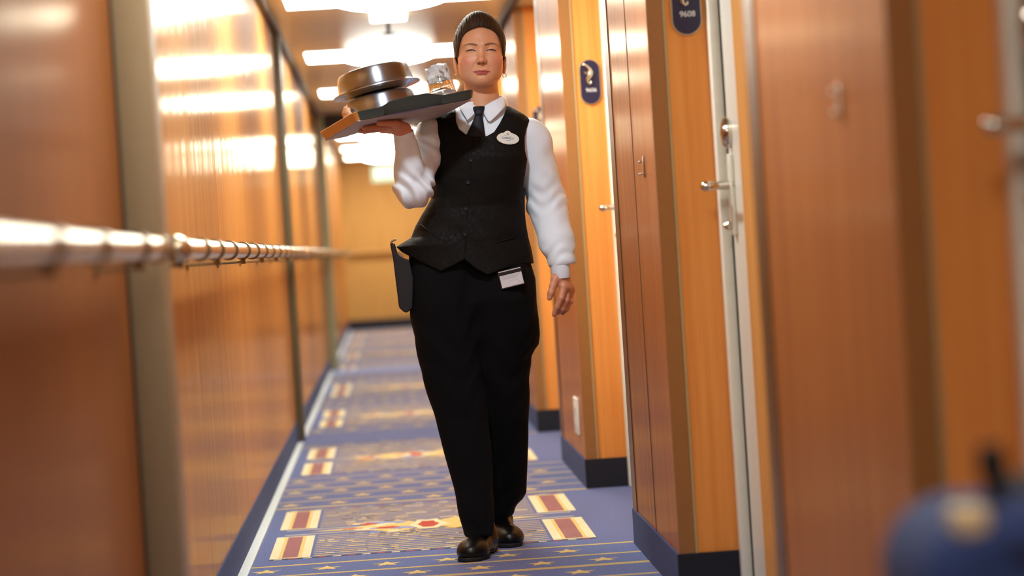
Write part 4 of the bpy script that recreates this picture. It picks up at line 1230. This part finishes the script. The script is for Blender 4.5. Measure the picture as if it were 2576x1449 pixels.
q = MB(); text_mesh('GABRIELA', .0088, mfr @ Matrix.Translation((-.0008,-.0041,.0000)), q, .0001, 1.0); q.build('name_line', M['ink'], root)
q = MB(); text_mesh('ROMANIA', .0036, mfr @ Matrix.Translation((-.0006,-.0041,-.0072)), q, .0001); q.build('country_line', M['ink'], root)
q = MB()
for i in range(13):
    x = -.0115+.0019*i
    if i in (5,): continue
    q.box(x, x+.0013, -.0041, -.0039, .0078-.0001*i, .0088-.0001*i, M4=mfr)
q.build('small_print', M['ink_faint'], root)
q = MB(); q.prism([(-.0045,.0145),(0,.0160),(.0045,.0145),(.002,.0125),(0,.0108),(-.002,.0125)], .0002, mfr @ Matrix.Translation((0,-.0040,0))); q.build('badge_mark', M['ink_red'], root)

M['holder'] = mat('brown black card holder', srgb(58,40,24), rough=.35)
M['card'] = mat('white printed card', srgb(214,212,218), rough=.35)
M['card_strip'] = mat('dark magnetic strip', srgb(26,18,14), rough=.3)
cs = [(1253,684),(1311,669),(1320,715),(1259,729)]
cc = trace(1286, 699, vest_s, 0.0); yc_ = min(cc[1], trace(1256,715,trou_s)[1], trace(1318,712,trou_s)[1]) - .010
P4 = [W(x, y, yc_) for x, y in cs]
m4 = frame4(sum(P4)/4, (P4[1]-P4[0])+(P4[2]-P4[3]), (P4[0]-P4[3])+(P4[1]-P4[2]))
w2 = float(np.linalg.norm(P4[1]-P4[0]))/2; h2 = float(np.linalg.norm(P4[0]-P4[3]))/2
root = empty('identity_card', sum(P4)/4); root.matrix_world = m4.copy(); bpy.context.view_layer.update()
tag(root, 'white printed card in a dark clear holder hanging at the hem of her vest', 'card')
q = MB(); q.box(-w2, w2, 0, .003, -h2, h2, .001, M4=m4); q.build('card_holder', M['holder'], root)
q = MB(); q.box(-w2+.0030, w2-.0016, -.0008, .0004, -h2+.003, h2-.0150, M4=m4); q.box(-w2+.0030, w2-.0016, -.0008, .0004, h2-.0040, h2-.0016, M4=m4); 
q.build('printed_card', M['card'], root)
q = MB(); q.box(-w2+.0030, w2-.0016, -.0009, .0004, h2-.0150, h2-.0040, M4=m4); q.build('magnetic_strip', M['card_strip'], root)
q = MB(); rr = random.Random(2)
for i in range(4):
    x = -w2+.008
    while x < w2-.008-.004*i:
        L = rr.uniform(.002,.005); q.box(x, x+L, -.0012, -.0009, h2-.0190-.0032*i, h2-.0182-.0032*i, M4=m4); x += L+.001
q.tube([tuple(m4 @ Vector((.005+.018*math.cos(t), -.0010, -h2+.0125+.0082*math.sin(t)))) for t in np.linspace(0, 2*math.pi, 36)], .0003, 4, cap=False)
tag(q.build('printed_text', M['ink_faint'], root), kind='stuff')

M['pouch'] = mat('black leather pouch', srgb(8,8,10), rough=.7, bump=(90,.3,.001))
M['pad_edge'] = mat('brown pad edge', srgb(150,110,80), rough=.6)
pp = [(985,618),(993,611),(1001,640),(1012,648),(1030,654),(1040,700),(1038,775),(1024,787),(1016,785),(1004,774),(996,710)]
yp = B-.075
root = empty('belt_pouch', W(1015, 700, yp)); tag(root, 'long black pouch hanging from her belt on the left side of the picture', 'pouch')
q = MB(); q.prism([tuple(W(x, y, yp)[[0,2]]) for x, y in pp], .085, Matrix.Translation((0, yp, 0)))
o = q.build('pouch_body', M['pouch'], root); bv = o.modifiers.new('round', 'BEVEL'); bv.width = .004; bv.segments = 3; bv.limit_method = 'ANGLE'
q = MB(); q.prism([tuple(W(x, y, yp)[[0,2]]) for x, y in ((1000,637),(1003,632),(1012,641),(1018,650),(1010,650))], .05, Matrix.Translation((0, yp+.012, 0))); q.build('note_pad', M['pad_edge'], root)
q = MB(); q.tube([W(999,680,yp+.03), W(985,612,yp+.03)], .0052, 12)
q.build('pen_barrel', M['tie'], root, True)
q = MB(); q.tube([W(985,612,yp+.03), W(984,608,yp+.03), W(988,605.5,yp+.03), W(996,602,yp+.03)], .0034, 10); q.build('pen_clip', M['chrome'], root, True)

# ---------------------------------------------------------------- tray and what stands on it
M['tray'] = mat('dark green black tray', srgb(50,60,58), rough=.34, bump=(420,.5,.0006))
M['tray_floor'] = mat('grey tray underside', srgb(178,174,176), rough=.6)
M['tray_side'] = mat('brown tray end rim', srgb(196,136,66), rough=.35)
M['steel'] = mat('brushed steel', srgb(205,202,196), rough=.26, metal=1.0)
def brushed():
    m, nt, b = new_mat('brushed steel'); S(b, Base_Color=srgb(178,186,198), Metallic=1.0, Roughness=.3, Anisotropic=.8, Anisotropic_Rotation=.25)
    tn = nt.nodes.new('ShaderNodeTangent'); tn.direction_type = 'RADIAL'; tn.axis = 'Z'
    nt.links.new(tn.outputs[0], b.inputs['Tangent'])
    tc = nt.nodes.new('ShaderNodeTexCoord'); mp = nt.nodes.new('ShaderNodeMapping'); mp.inputs['Scale'].default_value = (1,1,900)
    nz = nt.nodes.new('ShaderNodeTexNoise'); nz.inputs['Scale'].default_value = 1
    nt.links.new(tc.outputs['Object'], mp.inputs['Vector']); nt.links.new(mp.outputs['Vector'], nz.inputs['Vector'])
    r2 = nt.nodes.new('ShaderNodeMapRange'); r2.inputs['To Min'].default_value = .24; r2.inputs['To Max'].default_value = .36
    nt.links.new(nz.outputs['Fac'], r2.inputs['Value']); nt.links.new(r2.outputs['Result'], b.inputs['Roughness'])
    return m
M['brushed'] = brushed()
M['plate'] = mat('white china', srgb(226,220,208), rough=.2)
M['napkin'] = cloth('blue paper mat', srgb(120,140,200), rough=.9)
tm = Matrix.Identity(4)
for i in range(3):
    tm[i][0] = float(ex[i]); tm[i][1] = float(ey[i]); tm[i][2] = float(ez[i]); tm[i][3] = float(TO[i])
troot = empty('serving_tray', TO); troot.matrix_world = tm.copy(); bpy.context.view_layer.update()
tag(troot, 'dark tray with a wavy raised rim carried at shoulder height on her hand', 'tray')
HW, HD = TWD/2, TDP/2
def rim_path(hw, hd, r, step=.004):
    pts = []
    def seg(a, b):
        n = max(2, int(math.dist(a, b)/step)); pts.extend([(a[0]+(b[0]-a[0])*i/n, a[1]+(b[1]-a[1])*i/n) for i in range(n)])
    def arc(cx, cy, a0): pts.extend([(cx+r*math.cos(a0+i*math.pi/16), cy+r*math.sin(a0+i*math.pi/16)) for i in range(8)])
    seg((-hw+r,-hd),(hw-r,-hd)); arc(hw-r,-hd+r,-math.pi/2); seg((hw,-hd+r),(hw,hd-r)); arc(hw-r,hd-r,0)
    seg((hw-r,hd),(-hw+r,hd)); arc(-hw+r,hd-r,math.pi/2); seg((-hw,hd-r),(-hw,-hd+r)); arc(-hw+r,-hd+r,math.pi)
    return pts
def hump(x):
    t = (x/HW); a = np.interp(t, [-1,-.56,-.40,-.10,.2,.46,.62,1], [0,0,.7,1,.9,0,0,.1]); return .016*a
def wall_profile(x, y, nx, ny, end):
    lift = hump(x) if abs(ny) > .7 else 0
    return [(-.004, -.002, lift*.3), (.004, .000, lift), (.012, .020, lift), (.0145, .0235, lift), (.0125, .0255, lift), (.009, .0255, lift), (.004, .018, lift), (-.002, .004, lift)]
def build_tray():
    p = rim_path(HW-.014, HD-.014, .022); n = len(p)
    vs = []; mats_ = []
    for i in range(n):
        a = Vector(p[(i+1) % n]) - Vector(p[i-1]); nrm = Vector((a.y, -a.x)).normalized()
        for o_, z, l in wall_profile(p[i][0], p[i][1], nrm.x, nrm.y, 0): vs.append((p[i][0]+nrm.x*o_, p[i][1]+nrm.y*o_, z+l))
    K_ = 8
    long_ = MB(); end_ = MB()
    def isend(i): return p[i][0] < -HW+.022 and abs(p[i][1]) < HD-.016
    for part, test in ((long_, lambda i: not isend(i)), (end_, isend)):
        fs = []
        for i in range(n):
            if not test(i): continue
            j = (i+1) % n
            for k in range(K_): fs.append((i*K_+k, j*K_+k, j*K_+(k+1) % K_, i*K_+(k+1) % K_))
        part.add([tm @ Vector(v) for v in vs], fs)
    long_.build('tray_rim', M['tray'], troot, True)
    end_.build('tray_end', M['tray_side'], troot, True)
    q = MB(); out = rim_path(HW-.012, HD-.012, .022, .03)
    NX, NY = 48, 28; vs = []; fs = []
    for lay in (-.003, .001):
        for j in range(NY+1):
            for i in range(NX+1):
                x = (-1+2*i/NX)*(HW-.016); y = (-1+2*j/NY)*(HD-.016)
                vs.append(tm @ Vector((x, y, lay + hump(x)*(abs(y)/(HD-.016))**5)))
    n0 = (NX+1)*(NY+1)
    for j in range(NY):
        for i in range(NX):
            a_ = j*(NX+1)+i; fs.append((a_, a_+NX+1, a_+NX+2, a_+1)); fs.append((n0+a_, n0+a_+1, n0+a_+NX+2, n0+a_+NX+1))
    ring_ = [i for i in range(NX)] + [NX+j*(NX+1) for j in range(NY)] + [NY*(NX+1)+NX-i for i in range(NX)] + [(NY-j)*(NX+1) for j in range(NY)]
    for k in range(len(ring_)): a_, b_ = ring_[k], ring_[(k+1) % len(ring_)]; fs.append((a_, b_, b_+n0, a_+n0))
    q.add(vs, fs)
    q.build('tray_floor', M['tray_floor'], troot)
build_tray()
def tmat(x, y, z=0.0): return tm @ Matrix.Translation((x, y, z))
# blue mat
root = empty('paper_mat', tuple(T((0,0,.002)))); root.matrix_world = tmat(0,0,.0012); bpy.context.view_layer.update()
q = MB(); q.box(-HW+.022, HW-.02, -HD+.024, HD-.024, .0014, .0026, M4=tm)
for xa, xb, zt in ((HW-.105, HW-.022, .0285), (-.115, -.062, .0300)):
    sv = [(xa,-HD+.026,.0018),(xb,-HD+.026,.0018),(xb,-HD+.013,zt),(xa,-HD+.013,zt-.002)]
    sv += [(x_, y_+.0012, z_) for x_, y_, z_ in sv]
    q.add([tm @ Vector(v) for v in sv], [(0,1,2,3),(7,6,5,4),(0,4,5,1),(1,5,6,2),(2,6,7,3),(3,7,4,0)])
bpy.data.objects.remove(root)
o = q.build('paper_mat', M['napkin']); tag(o, 'pale blue paper mat lining the tray and peeping over its rim', 'napkin')

cx, cy = Tpx(957, 286, 0.0)
print('cover centre', cx, cy, HW, HD)
cy = -.012; cx = -.050
def cover(z0, r, name, label, flange):
    root = empty(name, tuple(T((cx, cy, z0)))); root.matrix_world = tmat(cx, cy, z0); bpy.context.view_layer.update()
    tag(root, label, 'plate cover', 'stacked metal plate covers')
    k = r
    H = .066/.053
    prof = [(a_, b_*H) for a_, b_ in [(k+flange,.0),(k+flange,.0014),(k+.004,.0046),(k,.008),(k-.0035,.030),(k-.008,.044),(k-.013,.0495),(k-.022,.0515),(k*.55,.0525),(.0005,.0530)]]
    inner = [(.0005,.0515),(k*.55,.0510),(k-.023,.0500),(k-.0155,.047),(k-.0095,.041),(k-.006,.030),(k-.0025,.008),(k+.002,.003),(k+flange,.0)]
    q = MB(); q.lathe(prof+inner, tmat(cx, cy, z0), 72); q.build('dome_wall', M['brushed'], root, True)
    q = MB(); q.tube([tuple(tmat(cx, cy, z0+.0008) @ Vector(((k+flange)*math.cos(t), (k+flange)*math.sin(t), 0))) for t in np.linspace(0, 2*math.pi, 73)], .0013, 8, cap=False)
    q.build('rolled_edge', M['steel'], root, True)
    q = MB(); q.lathe([(.0005,.0),(.016,.0),(.017,.001),(.017,.0022),(.0005,.003)], tmat(cx, cy, z0+.0661), 28); q.build('top_disc', M['steel'], root, True)
root = empty('dinner_plate', tuple(T((cx, cy, .003)))); root.matrix_world = tmat(cx, cy, .003); bpy.context.view_layer.update(); bpy.data.objects.remove(root)
def plate(z0, r, label):
    q = MB(); q.lathe([(.0005,0),(.092,0),(.096,.0015),(.104,.0080),(r-.004,.0108),(r,.0116),(r,.0125),(r-.006,.0122),(.102,.0098),(.092,.0035),(.0005,.003)], tmat(cx, cy, z0), 64)
    o = q.build('dinner_plate', M['steel'], None, True); tag(o, label, 'plate', 'plates under the metal covers'); return o
plate(.0030, .116, 'lower plate rim at the bottom of the stack on the tray')
cover(.0158, .112, 'plate_cover', 'lower round steel plate cover standing on the tray, under the other one', .008)
plate(.0858, .134, 'upper plate rim that sticks out between the two steel covers')
cover(.0986, .116, 'plate_cover', 'upper round steel plate cover, topmost of the stack on the tray', .016)

# crumpled paper beside the stack
def lump(name, c, rx, ry, rz, m, label, cat, seed):
    rr = np.random.RandomState(seed); ph = rr.uniform(0, 6, 6)
    def fn(X, Y, Z):
        d = ell(X, Y, Z, (0,0,0), (rx,ry,rz))
        return d + (.0016*np.sin(X*210+ph[0]+2*np.sin(Z*160)) + .0014*np.sin(Z*260+ph[1]+Y*190)).astype(f32)
    V, Q = snet(fn, (-rx-.006,-ry-.006,-rz-.006), (rx+.006,ry+.006,rz+.006), .0022)
    M4 = tmat(*c); V = np.array([tuple(M4 @ Vector(v)) for v in V])
    o = to_mesh(name, V, Q, m); tag(o, label, cat); return o
M['paper'] = mat('peach paper', srgb(232,186,144), rough=.8)
lump('crumpled_napkin', (-HW+.034, -.030, .036), .011, .028, .030, M['paper'], 'crumpled peach napkin at the left end of the tray beside the steel covers', 'napkin', 3)
q = MB(); M4 = tmat(-HW+.052, -.100, .010)
q.tube([tuple(M4 @ Vector(p)) for p in ((-.018,-.02,.012),(.0,-.005,.0135),(.02,.01,.0165),(.05,.02,.017))], [.002,.0016,.0016,.0024], 8)
q.lathe([(.0005,0),(.006,.0006),(.0095,.0022),(.0098,.0030),(.006,.0016),(.0005,.0012)], M4 @ Matrix.Translation((-.026,-.026,.010)) @ Matrix.Diagonal((1.5,1,1,1)), 24)
o = q.build('teaspoon', M['steel'], None, True); tag(o, 'small steel spoon lying at the left end of the tray', 'spoon')

# glass with a film cap
M['glass'] = mat('clear glass', rgb(1,1,1), rough=.02, Transmission_Weight=1.0, IOR=1.45)
M['water'] = mat('cloudy water', rgb(.92,.96,.97), rough=.25, Transmission_Weight=.75, IOR=1.33)
M['film'] = mat('crinkled clear film', rgb(.92,.94,.96), rough=.12, Transmission_Weight=.55, IOR=1.3, bump=(45,1.0,.01))
gx, gy = Tpx(1114, 240, .002)
gx, gy = HW-.062, -.052
print('glass', gx, gy)
root = empty('drinking_glass', tuple(T((gx, gy, .0028)))); root.matrix_world = tmat(gx, gy, .0028); bpy.context.view_layer.update()
tag(root, 'drinking glass topped with crumpled clear film on the right half of the tray', 'glass')
GM = tmat(gx, gy, .0030) @ Matrix.Diagonal((1,1,1.22,1))
q = MB(); q.lathe([(.0005,0),(.0425,0),(.0435,.002),(.0350,.098),(.0340,.0990),(.0328,.098),(.0412,.006),(.0395,.0045),(.0005,.0045)], GM, 56); q.build('glass_wall', M['glass'], root, True)
q = MB(); q.lathe([(.0005,.0055),(.0395,.0055),(.0405,.0075),(.0382,.036),(.0005,.036)], GM, 48); q.build('water', M['water'], root, True)
def film():
    def fn(X, Y, Z):
        r = np.sqrt(X*X+Y*Y); rr = .0348+(.098-Z)*.088
        d = np.maximum(r-rr-.0012, Z-.1045 - .006*np.sin(X*90+1)*np.cos(Y*70))
        d = np.maximum(d, .070 + .008*np.sin(np.arctan2(Y,X)*3+1.2) - Z)
        return (d + .0009*np.sin(X*260+Z*180)+.0009*np.sin(Y*230-Z*210+2)).astype(f32)
    V, Q = snet(fn, (-.050,-.050,.054), (.050,.050,.120), .0016)
    V = np.array([tuple(GM @ Vector(v)) for v in V])
    V = V - np.array(root.matrix_world.translation)
    o = to_mesh('film_cap', V, Q, M['film']); o.parent = root
    # undo the tilt of the parent for this mesh
    o.matrix_parent_inverse = root.matrix_world.to_3x3().to_4x4().inverted()
film()
